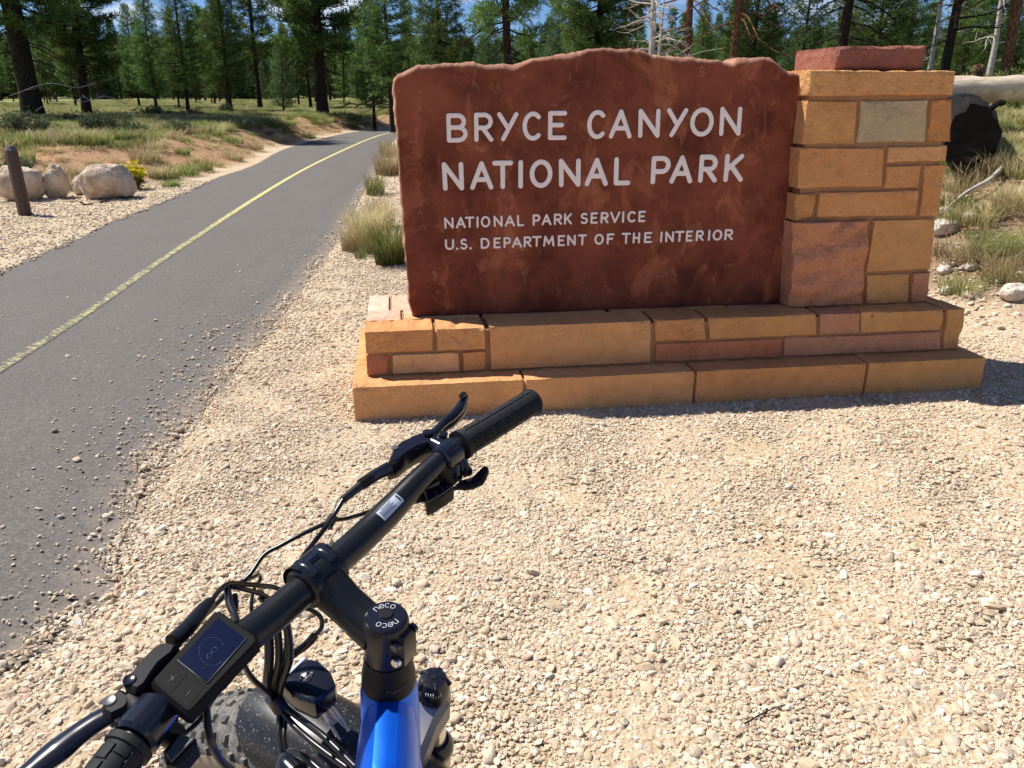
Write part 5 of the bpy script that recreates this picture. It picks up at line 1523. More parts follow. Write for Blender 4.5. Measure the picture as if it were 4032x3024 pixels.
# shrubs
def shrub(px, py, w, h, mat, label, cat, seed, n=260, leaf=.035, flower=None, name='sagebrush', depth=None, q=None):
    q = ground_hit(px, py) if q is None else q
    r = np.random.default_rng(seed)
    root = empty(name, (q[0], q[1], q[2] - .03)); tag(root, label, cat)
    st = MB(); C = []; 
    for i in range(26):
        a = r.uniform(0, 6.28); rr = w * .5 * math.sqrt(r.random()); hh = h * r.uniform(.6, 1.05) * (1 - .35 * (rr / (w * .5)) ** 2)
        e_ = np.array([math.cos(a) * rr, math.sin(a) * rr, hh]); p0 = np.array([math.cos(a), math.sin(a), 0]) * w * .05
        mid = p0 * .5 + e_ * .5 + np.array([0, 0, -.1 * h]) + r.normal(0, .03, 3)
        st.add(*tube([p0, mid, e_], [.012 * w + .004, .004], 4, cap=False))
        for _ in range(n // 26):
            t = r.uniform(.3, 1.0)
            b = p0 * (1 - t) ** 2 + mid * 2 * t * (1 - t) + e_ * t * t
            C.append(b + r.normal(0, .055 * w + .01, 3))
    st.build('stems', M['bark_mid'], root, sharp=0)
    C = np.array(C); C[:, 2] = np.maximum(C[:, 2], 0.02)
    m, nt = len(C), 7
    d = r.normal(0, 1, (m, nt, 3)); d[..., 2] = np.abs(d[..., 2]) * 1.2 + .2; d /= np.linalg.norm(d, axis=2)[..., None]
    pr = np.cross(d, r.normal(0, 1, (m, nt, 3))); pr /= np.linalg.norm(pr, axis=2)[..., None]
    a = C[:, None, :] + 0 * d; l_ = leaf * r.uniform(.7, 1.4, (m, nt, 1)) * 1.8
    V = np.stack([a, a + d * l_ * .5 - pr * leaf * .22, a + d * l_, a + d * l_ * .5 + pr * leaf * .22], 2).reshape(-1, 3)
    o = obj('foliage', V, np.arange(len(V)).reshape(-1, 4), M[mat], root)
    with_shade(o, np.repeat(r.random(m), nt * 4))
    if flower:
        K = C[C[:, 2] > h * .5]; K = np.concatenate([K, K + r.normal(0, .03, K.shape)])
        m = len(K); d = r.normal(0, 1, (m, 8, 3)); d[..., 2] = np.abs(d[..., 2]); d /= np.linalg.norm(d, axis=2)[..., None]
        pr = np.cross(d, r.normal(0, 1, (m, 8, 3))); pr /= np.linalg.norm(pr, axis=2)[..., None]
        a = K[:, None, :] + np.array([0, 0, .03]) + 0 * d; fs = .024
        V = np.stack([a, a + d * fs - pr * fs * .5, a + d * fs * 1.5, a + d * fs + pr * fs * .5], 2).reshape(-1, 3)
        o = obj('flowers', V, np.arange(len(V)).reshape(-1, 4), M[flower], root); with_shade(o, np.repeat(r.random(m), 32))
    return root
shrub(522, 748, .50, .40, 'grass', 'bright yellow flowering bush beside the square boulder', 'bush', 1, n=700, leaf=.03, flower='yellow', name='rabbitbrush')
SH = [(410, 545, 1.9, 1.0, 'spiky dark sagebrush at the meadow edge behind the standing boulder'), (110, 545, 2.3, .95, 'broad sagebrush at the left edge above the brown post'),
      (605, 468, 3.6, .75, 'low dark sagebrush mound in the middle of the meadow'), (765, 468, 2.2, .5, 'low dark bush right of the sagebrush mound'), (898, 455, 1.4, .9, 'small upright sagebrush between the slender pine and the slim-trunked pine'),
      (240, 505, 3.0, .7, 'dark low bush between the two big pine trunks'), (30, 520, 2.0, .7, 'dusky bush left of the thickest pine trunk'), (520, 548, 1.6, .6, 'small dark bush right of the spiky sagebrush'), (700, 530, 1.6, .5, 'grey-green bush on the crest above the dark shadow'),
      (460, 500, 2.0, .6, 'olive bush behind the spiky sagebrush'), (300, 490, 1.2, .5, 'small bush at the foot of the second pine'), (75, 700, .5, .35, 'small dark shrub behind the brown post')]
for i, (px, py, w, h, lb) in enumerate(SH):
    k_ = 0.5 if i < 11 else 1.0
    shrub(px, py, w * k_, h * (0.62 if i < 11 else 1), 'sage', lb, 'bush', 10 + i, n=600, leaf=.045 if i < 11 else .03)
for i, (px, py, d, w, h, lb) in enumerate([(3990, 285, 14, 1.6, .5, 'yellow-green bush under the orange-sided trunk'), (3850, 300, 13, 1.3, .35, 'pale yellow-green bush behind the bleached log'), (3940, 300, 12.2, 1.0, .3, 'grassy bush touching the top of the bleached log')]):
    q = at_y(px, py, d); shrub(0, 0, w, h, 'grass', lb, 'bush', 40 + i, n=700, leaf=.05, q=(q[0], q[1], H(q[0], q[1])))
# ------------------------------------------------------------------ bicycle (the rider's own, bars turned left)
BC = np.array([-0.11981612, 0.65379191, 0.98237007])
BU = np.array([0.51803105, 0.84085079, 0.15688782]); BV = np.array([-0.85389495, 0.49763232, 0.15239912]); BW = np.array([0.05007247, -0.2129132, 0.97578723])
def S(a, b, c): return BC + BU * a + BV * b + BW * c
def BP(px, py, c):
    """point on the level c of the handlebar's own frame under a photo pixel"""
    r = ray(px, py); o_ = np.array([0, 0, EYE])
    t = np.dot(BC + BW * c - o_, BW) / np.dot(r, BW)
    return o_ + r * t
WHR = 0.37
bl = S(0, 0, -1.0)
BR = np.array([BC[0] + .1, BC[1] - .2, 0.0])
bike = empty('bicycle', tuple(BR))
tag(bike, 'blue electric fat-tyre bicycle with black handlebars turned left in front of the sign', 'bicycle')
def part(mb, name, mat, parent=None, smooth=True, sharp=35):
    return mb.build(name, M[mat], parent or bike, smooth=smooth, sub=BR, sharp=sharp)
def T(*a, **k): return MB().add(*tube(*a, **k))
def Lz(base, ax, prof, n=28): return MB().add(*lathe(base, ax, prof, n))
def prism(pts, down, bev=0.0015, up=None):
    """rounded-edge plate: pts world outline (top), extruded along -BW by down"""
    P = [np.asarray(p, float) for p in pts]; c = sum(P) / len(P); w = BW if up is None else up
    V = [p + (c - p) / np.linalg.norm(c - p) * bev for p in P] + [p - w * bev for p in P] + [p - w * (down - bev) for p in P] + [p + (c - p) / np.linalg.norm(c - p) * bev - w * down for p in P]
    n = len(P); F = [tuple(range(n))]
    for k in range(3):
        for i in range(n): F.append((k * n + i, (k + 1) * n + i, (k + 1) * n + (i + 1) % n, k * n + (i + 1) % n))
    F.append(tuple(3 * n + i for i in range(n))[::-1])
    return V, F

# handlebar
half = [(0, .085, .005), (.05, .085, .005), (.085, .085, .007), (.12, .083, .014), (.155, .080, .024), (.19, .076, .032), (.2266, .071, .0355), (.357, .049, .0355)]
halfL = half[:5] + [(.19, .071, .031), (.2266, .0605, .0340), (.357, .0300, .0230)]
ptsb = [S(-a, b, c) for a, b, c in halfL[::-1]] + [S(a, b, c) for a, b, c in half[1:]]
ptsb = catmull(ptsb, 6)
ub = [abs(np.dot(p - BC, BU)) for p in ptsb]
V, F = tube(ptsb, 0.0159, 28)
rad_u = np.interp(ub, [0, .11, .185, .4], [.0159, .0157, .0118, .0111])
V = np.array(V).reshape(-1, 28, 3)
for i, p in enumerate(ptsb): V[i] = p + (V[i] - p) * (rad_u[i] / .0159)
bar = part(MB().add(V.reshape(-1, 3), F), 'handlebar', 'bar')

# stem
stem = Lz(S(0, 0, -.052), BW, [(0, .0215), (.002, .0225), (.045, .0222), (.050, .0210), (.0515, .0195)], 36)
V, F = tube([S(0, .010, -.026), S(0, .03, -.022), S(0, .052, -.012), S(0, .075, .000)], [.0220, .0202, .0198, .0222], 24, flat=1.0)
stem.add(V, F)
stem.add(*lathe(S(-.023, .085, .005), BU, [(0, .0195), (.002, .0218), (.044, .0218), (.046, .0195)], 32))
stem.add(*prism([S(-.013, -.014, -.006), S(.013, -.014, -.006), S(.009, -.0285, -.008), (S(-.009, -.0285, -.008))], .038, .004))
stem_o = part(stem, 'stem', 'bar')
fp = MB()
# face plate: outer shell on the front of the clamp with four bolt bosses
V, F = [], []
n1, n2 = 20, 6
for j in range(n2):
    x = -.0215 + .043 * j / (n2 - 1)
    for k in range(n1):
        a = R_(-95 + 190 * k / (n1 - 1))
        r_ = .0238 if 0 < k < n1 - 1 else .0218
        V.append(S(x, .087 + math.cos(a) * r_, .006 + math.sin(a) * r_))
for j in range(n2 - 1):
    for k in range(n1 - 1): F.append((j * n1 + k, j * n1 + k + 1, (j + 1) * n1 + k + 1, (j + 1) * n1 + k))
fp.add(V, F)
for s in (-1, 1):
    for t_, z_ in ((1, .0285), (-1, -.0170)):
        fp.add(*tube([S(s * .0125, .074, z_ - .006 * t_), S(s * .0125, .086, z_ - .0035 * t_), S(s * .0125, .097, z_ - .007 * t_), S(s * .0125, .102, z_ - .011 * t_)], [.0060, .0078, .0076, .0050], 14))
part(fp, 'face_plate', 'gloss', stem_o)
part(Lz(S(0, 0, -.002), BW, [(0, .0192), (.0030, .0192), (.0042, .0180), (.0044, .012)], 36), 'top_cap', 'gloss', stem_o)
part(Lz(S(0.002, 0.001, .0026), BW, [(0, .0068), (.0006, .0068), (.0012, .0060)], 20), 'bolt_cap', 'black', stem_o)
lt = {'n': [[(0, 0), (0, 1)], [(0, .6)] + arc(.45, .6, .45, .4, 160, 0, 8) + [(.9, 0)]], 'e': [[(0, .5), (1, .5)] + arc(.5, .5, .5, .5, 20, 320, 12)],
      'c': [arc(.5, .5, .5, .5, 45, 315, 12)], 'o': [arc(.5, .5, .5, .5, 0, 360, 16)]}
def cap_text(word, rad, a0, da, size, flip):
    mb = MB()
    for i, ch in enumerate(word):
        a = R_(a0 + da * i)
        ctr = np.array([math.cos(a), math.sin(a)]) * rad
        upv = np.array([math.cos(a), math.sin(a)]) * (1 if not flip else -1); rt = np.array([upv[1], -upv[0]])
        for st in lt[ch]:
            P = [ctr + rt * ((x - .5) * size * .85) + upv * ((y - .5) * size) for x, y in st]
            ribbon(P, .0005, .00012, mb, lambda x, y, h: S(x, y, .0024 + h + .0003), 2)
    return mb
part(cap_text('neco', .0126, 150, -27, .0052, False).add(*cap_text('neco', .0126, -55, -27, .0052, False).v and ([], [])), 'logo', 'white_print', stem_o, sharp=0) if False else None
lg = cap_text('neco', .0124, 84, -26, .0050, False); lg2 = cap_text('neco', .0124, -96, -26, .0050, False); lg.add(lg2.v, lg2.f)
part(lg, 'logo', 'white_print', stem_o, sharp=0)
for i, z_ in enumerate((-.014, -.036)):
    part(Lz(S(.0115, -.0215, z_), BU, [(0, .0050), (.004, .0050), (.0048, .0040)], 14).add(*lathe(S(-.0115, -.0215, z_), -BU, [(0, .0050), (.004, .0050), (.0048, .004)], 14)), 'bolt', 'steel' if i else 'gloss', stem_o)
part(Lz(S(0, 0, -.092), BW, [(0, .0272), (.012, .0270), (.034, .0235), (.040, .0228)], 36), 'headset_spacer', 'black')
hs = MB()
for i, ch in enumerate('neco'):
    a = R_(222 + 15 * i)
    def f3(x, y, h, a=a):
        aa = a + x / .0262
        return S(math.cos(aa) * (.0266 + h), math.sin(aa) * (.0266 + h), -.078 + y)
    for st in lt[ch]: ribbon([((x - .5) * .006, (y - .5) * .0062) for x, y in st], .0006, .0002, hs, f3, 2)
part(hs, 'spacer_print', 'grey_print', sharp=0)

# grips with ribs and knurled panels
def grip(sg_):
    L0, L1 = .2266, .360
    p0 = S(sg_ * L0, .071, .0355); p1 = S(sg_ * L1, .0487, .0355)
    if sg_ < 0: p0, p1 = S(-L0, .0605, .0340), S(-L1, .0293, .0227)
    ax = (p1 - p0); L = np.linalg.norm(ax); ax /= L
    Nn = np.cross(ax, BW); Nn /= np.linalg.norm(Nn); Bn = np.cross(Nn, ax)
    V, F = [], []
    nl, na = 170, 96
    for i in range(nl + 1):
        x = i / nl * L
        for k in range(na):
            a = k / na * 2 * math.pi
            if x < .006: r_ = .0186
            elif x < .008: r_ = .0162
            elif x > L - .004: r_ = .0183 - (x - (L - .004)) * .5
            elif x > L - .006: r_ = .0168
            else:
                ring_ = ((x - .008) % .0205)
                sector = int(k // 12)
                gk = k % 12
                r_ = .0169
                off = .0068 * (sector % 3)
                rr = ((x - .008 + off) % .0205)
                if gk == 0 or rr < .0013: r_ = .0154
                elif sector % 2 == 0: r_ = .0170 - (0.0005 if (int(x / .0011) + k) % 2 else 0)
                else: r_ = .0168
                if x - .008 < .0015: r_ = .0160
            V.append(p0 + ax * x + (Nn * math.cos(a) + Bn * math.sin(a)) * r_)
    for i in range(nl):
        for k in range(na):
            F.append((i * na + k, i * na + (k + 1) % na, (i + 1) * na + (k + 1) % na, (i + 1) * na + k))
    V.append(p0); V.append(p1 + ax * .001); c0, c1 = len(V) - 2, len(V) - 1
    F += [(c0, (k + 1) % na, k) for k in range(na)] + [(c1, nl * na + k, nl * na + (k + 1) % na) for k in range(na)]
    part(MB().add(V, F), 'grip', 'rubber', sharp=50)
grip(1); grip(-1)

# right brake lever
cR = S(.205, .0735, .034); axR = S(.23, .071, .0355) - S(.19, .076, .032); axR /= np.linalg.norm(axR)
lev = MB()
lev.add(*lathe(cR - axR * .012, axR, [(0, .0140), (.002, .0162), (.023, .0168), (.026, .0150)], 28))
z_ = .042
body = [BP(*p, z_) for p in [(1524,1822),(1546,1764),(1570,1738),(1640,1706),(1688,1691),(1718,1700),(1726,1722),(1700,1738),(1650,1756),(1596,1782),(1558,1812)]]
lev.add(*prism(body, .027, .0035))
lev.add(*tube([BP(1705, 1745, .036), BP(1745, 1765, .036), cR], [.009, .010, .012], 12))
for s in (0, 1):
    q = [(1790, 1873), (1829, 1853)][s]
    lev.add(*tube([cR + axR * (.002 + .012 * s) - BV * .008 - BW * .012, BP(q[0], q[1], .012)], [.0075, .0072], 14))
brk = part(lev, 'brake_lever', 'gloss')
for q in ((1790, 1873), (1829, 1853)):
    c_ = BP(q[0], q[1], .0125)
    part(Lz(c_ - BW * .002, BW * .6 - BV * .8, [(0, .0060), (.007, .0064), (.0078, .0042), (.0055, .0035)], 16), 'clamp_bolt', 'black', brk)
part(Lz(BP(1683, 1704, .044), BW, [(-.004, .0060), (.0010, .0062), (.0025, .0045)], 16), 'lever_pivot', 'gloss', brk)
part(Lz(BP(1744, 1715, .035), BW, [(-.004, .0058), (.003, .0060), (.0045, .0040)], 16), 'adjuster', 'gloss', brk)
part(Lz(BP(1554, 1762, .0425), BW, [(-.001, .0040), (.0006, .0040), (.0008, .0022)], 14), 'bleed_screw', 'grey_print', brk)
bp = catmull([BP(1700, 1712, .034), BP(1722, 1692, .034), BP(1752, 1662, .035), BP(1780, 1640, .036), BP(1806, 1612, .037), BP(1821, 1585, .039), BP(1829, 1562, .042), BP(1824, 1553, .0465), BP(1817, 1560, .050)], 5)
V, F = tube(bp, [.0060, .0052, .0062, .0066, .0052, .0040, .0034], 14, flat=1.0, up=BW)
part(MB().add(V, F).add(*tube([p - BW * .009 for p in bp[6:-10]], [.0040, .0060, .0062, .0045], 12)), 'lever_blade', 'gloss', brk)
part(T([BP(1532, 1843, .036), BP(1495, 1862, .036), BP(1466, 1878, .035)], [.0078, .0070, .0066], 10), 'hose_fitting', 'gloss', brk)
V, F = tube(catmull([BP(1470, 1876, .035), BP(1420, 1912, .034), BP(1350, 1968, .030)], 8), [.0062, .0058, .0048, .0044], 12)
b_ = MB().add(V, F)
for k in range(6):
    c_ = BP(1462 - 7.5 * k, 1882 + 5.0 * k, .035); b_.add(*lathe(c_, BP(1350, 1968, .030) - BP(1470, 1876, .035), [(0, .0068), (.0009, .0068)], 14))
part(b_, 'hose_boot', 'cable', brk)

# shifter under the right side of the bar
sh_ = MB()
sh_.add(*prism([BP(*p, .006) for p in [(1668,1925),(1680,1978),(1712,1966),(1752,1942),(1788,1914),(1780,1882),(1730,1872),(1690,1890)]], .022, .003))
sh_.add(*tube([cR - axR * .014 - BW * .004, BP(1775, 1890, .004)], [.012, .012], 12))
shf = part(sh_, 'gear_shifter', 'black')
part(MB().add(*prism([BP(*p, .0075) for p in [(1672,1930),(1683,1976),(1745,1942),(1784,1912),(1777,1893),(1730,1912)]], .002, .0008)), 'gear_window', 'gloss', shf)
def thin_lid(pxs, z0, dn, name, mat, parent, bev=.002): return part(MB().add(*prism([BP(*p, z0) for p in pxs], dn, bev)), name, mat, parent)
padl = [(1785,1912),(1808,1893),(1850,1880),(1888,1850),(1908,1830),(1922,1832),(1926,1848),(1915,1874),(1902,1895),(1870,1908),(1832,1914),(1800,1910)]
thin_lid(padl, -.004, .009, 'thumb_lever', 'black', shf, .003)
thin_lid([(1618,1968),(1640,1948),(1672,1935),(1674,1958),(1650,1964)], -.002, .008, 'thumb_lever', 'black', shf)
d5 = {'5': [[(1, 1), (.1, 1), (.05, .55), (.6, .6), (1, .35), (.8, .05), (0, .03)]], '3': [[(0, 1), (.9, .95), (.45, .55), (1, .3), (.6, 0), (0, .05)]], '0': [[(0, 1), (0, 0), (1, 0), (1, 1), (0, 1)]], '1': [[(.5, 0), (.5, 1)]],
      '+': [[(0, .5), (1, .5)], [(.5, 0), (.5, 1)]], '-': [[(0, .5), (1, .5)]]}
def print_on(name, items, zc, mat, parent, wid=.0007):
    mb = MB()
    for ch, (ox, oy), (rx, ry), (ux, uy) in items:
        for st in d5[ch]:
            P = [(ox + rx * x + ux * y, oy + ry * x + uy * y) for x, y in st]
            Q = [BP(a, b, zc) for a, b in P]
            for a, b in zip(Q[:-1], Q[1:]):
                mb.add(*tube([a, b], wid / 2, 5))
    part(mb, name, mat, parent, sharp=0)
print_on('gear_number', [('5', (1714, 1948), (9, -4), (-3, -14)), ('3', (1738, 1933), (9, -4), (-3, -14)), ('1', (1757, 1921), (9, -4), (-3, -12))], .0078, 'grey_print', shf, .0006)

# left brake lever
cL = S(-.207, .0665, .0325); axL = -(S(-.2266, .0605, .0340) - S(-.185, .0720, .031)); axL /= np.linalg.norm(axL)
lv = MB()
lcl = MB().add(*lathe(cL - axL * .018, axL, [(0, .0160), (.003, .0190), (.030, .0185), (.034, .0150)], 30))
lv.add(*prism([BP(*p, .052) for p in [(672,2520),(700,2528),(690,2552),(640,2600),(590,2660),(556,2705),(528,2722),(492,2706),(482,2680),(512,2640),(560,2580),(606,2538),(640,2520)]], .030, .004))
lv.add(*prism([BP(*p, .046) for p in [(418,2742),(468,2702),(512,2722),(520,2760),(500,2790),(430,2822),(398,2806),(396,2772)]], .018, .004))
lv.add(*tube([BP(520, 2760, .035), cL], [.012, .013], 12))
lb_ = part(lv, 'brake_lever', 'black')
part(lcl, 'lever_clamp', 'gloss', lb_)
for q, z_, r_ in (((432, 2758), .0462, .0052), ((468, 2812), .040, .0056), ((510, 2676), .0522, .0052)):
    part(Lz(BP(*q, z_), BW, [(-.003, r_), (.0004, r_), (.0010, r_ * .85), (.0004, r_ * .5)], 20), 'lever_pivot', 'alu' if z_ < .05 else 'gloss', lb_)
bl_ = catmull([BP(452, 2808, .038), BP(405, 2828, .037), BP(350, 2862, .036), BP(290, 2905, .035), BP(235, 2950, .034), BP(180, 2992, .033), BP(120, 3040, .032), BP(50, 3090, .032)], 4)
part(MB().add(*tube(bl_, [.0085, .0095, .0100, .0115, .0100, .0075], 14, flat=.6, up=BW)), 'lever_blade', 'gloss', lb_)
part(T(catmull([BP(680, 2528, .044), BP(740, 2470, .040), BP(800, 2400, .034), BP(830, 2370, .030)], 5), [.0075, .0070, .0050], 12), 'hose_boot', 'cable', lb_)
th = MB().add(*prism([BP(*p, .020) for p in [(640,2950),(700,2880),(770,2900),(775,2925),(720,2990),(690,3010),(650,3000)]], .020, .003))
th.add(*tube([cL, BP(690, 2900, .006)], [.012, .010], 12))
th_o = part(th, 'throttle_lever', 'black')
rb = MB()
for k in range(6):
    f = k / 5
    a = (657 + (706 - 657) * 0 + 16 * f, 2972 + 26 * f); b = (712 + 40 * f, 2896 + 14 * f)
    rb.add(*tube([BP(a[0], a[1], .0215), BP(b[0] + 8 * f, b[1], .0215)], .0012, 6))
part(rb, 'thumb_ridge', 'steel' if False else 'grey_print', th_o)

# display
zD = .050
dq = [(863,2399),(1012,2498),(1018,2520),(745,2806),(728,2806),(596,2700),(592,2680),(845,2402)]
dp = MB().add(*prism([BP(*p, zD) for p in dq], .016, .003))
dp.add(*tube([BP(820, 2600, .035), S(-.13, .083, .016)], [.012, .014], 12))
disp = part(dp, 'display_unit', 'case')
thin_lid([(858,2431),(967,2514),(815,2685),(704,2598)], zD + .0008, .0015, 'screen', 'screen', disp, .0004)
fr_ = MB()
fq = [BP(*p, zD + .0006) for p in [(855,2427),(971,2513),(815,2690),(699,2599)]]
for a, b in ((1, 2), (2, 3)): fr_.add(*tube([fq[a], fq[b]], .0006, 5))
part(fr_, 'screen_rim', 'grey_print', disp, sharp=0)
print_on('screen_digit', [('0', (812, 2585), (14, 11), (13, -15)), ('0', (832, 2562), (14, 11), (13, -15))], zD + .0010, 'faint_print', disp, .0009)
rg = MB()
for k in range(26):
    a = R_(40 + 300 * k / 26); b = R_(40 + 300 * (k + 1) / 26)
    o1 = (835 + 52 * math.cos(a), 2565 + 56 * math.sin(a)); o2 = (835 + 52 * math.cos(b), 2565 + 56 * math.sin(b))
    rg.add(*tube([BP(*o1, zD + .0009), BP(*o2, zD + .0009)], .0003, 4))
part(rg, 'screen_ring', 'faint_print', disp, sharp=0)
print_on('button_mark', [('+', (655, 2677), (40, -30), (12, 20)), ('-', (735, 2745), (20, -26), (-4, -4))], zD + .0004, 'grey_print', disp, .0010)
thin_lid([(690,2602),(742,2650),(670,2735),(608,2682)], zD + .0003, .001, 'button', 'case', disp, .0006)
thin_lid([(746,2654),(806,2702),(742,2790),(676,2740)], zD + .0003, .001, 'button', 'case', disp, .0006)

# sticker on the bar
mS = S(.108, .0838, .012); axS = S(.14, .0815, .020) - S(.08, .085, .0068); axS /= np.linalg.norm(axS)
upS = (np.array([0, 0, EYE]) - mS); upS /= np.linalg.norm(upS); upS -= axS * np.dot(upS, axS); upS /= np.linalg.norm(upS)
sdS = np.cross(axS, upS)
def stp(x, a, r_=.01605): return mS + axS * x + (upS * math.cos(a) + sdS * math.sin(a)) * r_
V, F = [], []
for i in range(9):
    for k in range(9):
        V.append(stp(-.016 + .032 * i / 8, -0.42 - .12 + .80 * k / 8, .01640))
for i in range(8):
    for k in range(8): F.append((i * 9 + k, (i + 1) * 9 + k, (i + 1) * 9 + k + 1, i * 9 + k + 1))
stk = part(MB().add(V, F), 'warning_sticker', 'sticker', bar, sharp=0)
tx = MB()
for k in range(5):
    a = -.44 + .11 * k
    tx.add(*tube([stp(-.014 + (.004 if k == 0 else 0), a, .01660), stp(.006 - .003 * (k % 2), a, .01660)], .00022, 4))
tx.add(*tube([stp(.0135, -.42, .0167), stp(.0135, .05, .0167)], .0010, 5))
part(tx, 'sticker_print', 'black', bar, sharp=0)

# cables and hoses
def cab(pts, r_=.0025, name='cable', mat='cable', n=8, k=6):
    return part(T(catmull([BP(a, b, c) for a, b, c in pts], k), r_, n), name, mat, sharp=60)
cab([(1351,1968,.030),(1310,2035,.022),(1268,2095,.010),(1225,2150,-.005),(1185,2205,-.02),(1150,2290,-.05),(1140,2400,-.09),(1130,2560,-.13),(1120,2700,-.16)], .0027, 'brake_hose')
cab([(1660,1950,.0),(1560,1980,.0),(1433,2022,-.002),(1360,2043,.006),(1305,2052,.014),(1202,2097,.012),(1110,2145,.006),(1040,2185,.0),(985,2262,-.006),(940,2300,-.01),(905,2316,-.01),(880,2350,-.006),(810,2420,.01),(700,2520,.02)], .0024, 'gear_cable')
cab([(1318,2030,.016),(1300,2056,.012),(1292,2076,.010)], .0052, 'cable_tie', 'cable', 10)
cab([(830,2372,.030),(860,2330,.022),(900,2298,.010),(950,2300,-.004),(1020,2305,-.02),(1095,2318,-.04),(1180,2380,-.06),(1230,2405,-.07),(1262,2430,-.075),(1266,2470,-.08),(1235,2508,-.09)], .0025, 'brake_hose')
cab([(1240,2502,-.09),(1205,2540,-.10),(1150,2580,-.115),(1110,2620,-.13),(1092,2700,-.15)], .0046, 'cable_sleeve', 'cable', 10)
cab([(925,2300,.0),(1000,2272,-.02),(1020,2262,-.03),(1024,2285,-.04),(1000,2320,-.05),(990,2400,-.06),(1010,2500,-.08)], .0020)
cab([(905,2310,.008),(960,2320,-.005),(1040,2345,-.03),(1110,2400,-.06),(1130,2500,-.09),(1110,2640,-.13),(1095,2710,-.15)], .0025)
cab([(895,2320,.010),(905,2380,.012),(925,2425,.015),(930,2460,.02)], .0036)
cab([(925,2340,.004),(928,2400,.0),(915,2440,.0)], .0026)
for i, x in enumerate((1062, 1100, 1140)):
    cab([(x - 20, 2420, -.045), (x - 5, 2500, -.07), (x - 2, 2600, -.10), (x - 8 - 12 * i, 2690, -.135), (1085 + 6 * i, 2745, -.155)], (.0050, .0040, .0044)[i], 'cable_sleeve', 'cable', 10)
cab([(1020,2350,-.03),(1085,2420,-.05)], .0026)
cab([(945,2580,-.02),(960,2620,-.04),(990,2668,-.08),(1035,2712,-.12),(1075,2745,-.15)], .0030)
cab([(811,2720,.02),(812,2780,.01),(820,2870,.0),(835,2930,-.01),(870,2995,-.03),(930,3050,-.05)], .0034)
cab([(866,2680,.0),(852,2730,.0),(826,2772,.0),(790,2830,.0),(748,2872,.0),(720,2890,.005)], .0022)
cab([(1072,2742,-.150),(1088,2765,-.158),(1108,2795,-.166)], .0085, 'cable_tie', 'cable', 12)
cab([(1085,2745,-.155),(1105,2790,-.165),(1150,2848,-.170),(1210,2905,-.165),(1280,2960,-.16),(1350,3010,-.155),(1420,3060,-.15)], .0034, 'brake_hose')
cab([(1095,2745,-.155),(1130,2790,-.162),(1190,2835,-.160),(1270,2895,-.15),(1340,2960,-.145),(1400,3020,-.14)], .0036)
cab([(1095,2760,-.16),(1100,2830,-.175),(1098,2890,-.18),(1110,2950,-.185),(1118,2965,-.19)], .0034)
cab([(1105,2760,-.16),(1122,2830,-.175),(1118,2900,-.18),(1125,2955,-.185)], .0030)
cab([(1118,2960,-.19),(1160,2965,-.18),(1210,2990,-.17),(1270,3040,-.165)], .0040)
# front hose connector near the frame
part(T(catmull([BP(1118,2972,-.19),BP(1130,3010,-.19),BP(1165,3050,-.19)], 4), [.006, .012, .014], 14), 'horn', 'gloss')

# fork
AXW, AXV = -0.6385, 0.071
fk = MB()
cr_pts = [S(-.078, .004, -.200), S(-.05, 0, -.222), S(0, -.002, -.232), S(.05, 0, -.222), S(.078, .004, -.200)]
V, F = [], []
secs = [(-.094, -.196, .012, .010), (-.078, -.200, .022, .021), (-.055, -.214, .020, .022), (-.03, -.228, .024, .020), (0, -.232, .030, .020), (.03, -.228, .024, .020), (.055, -.214, .020, .022), (.078, -.200, .022, .021), (.094, -.196, .012, .010)]
for (a, w_, hv, hw) in secs:
    for (x, y) in ((-1, -.55), (-.75, -1), (.75, -1), (1, -.55), (1, .6), (.7, 1), (-.7, 1), (-1, .6)):
        V.append(S(a, x * hv, w_ + y * hw - .014))
for i in range(len(secs) - 1):
    for k in range(8): F.append((i * 8 + k, i * 8 + (k + 1) % 8, (i + 1) * 8 + (k + 1) % 8, (i + 1) * 8 + k))
F.append(tuple(range(8))[::-1]); F.append(tuple((len(secs) - 1) * 8 + k for k in range(8)))
fk.add(V, F)
fork = part(fk, 'fork', 'alu')
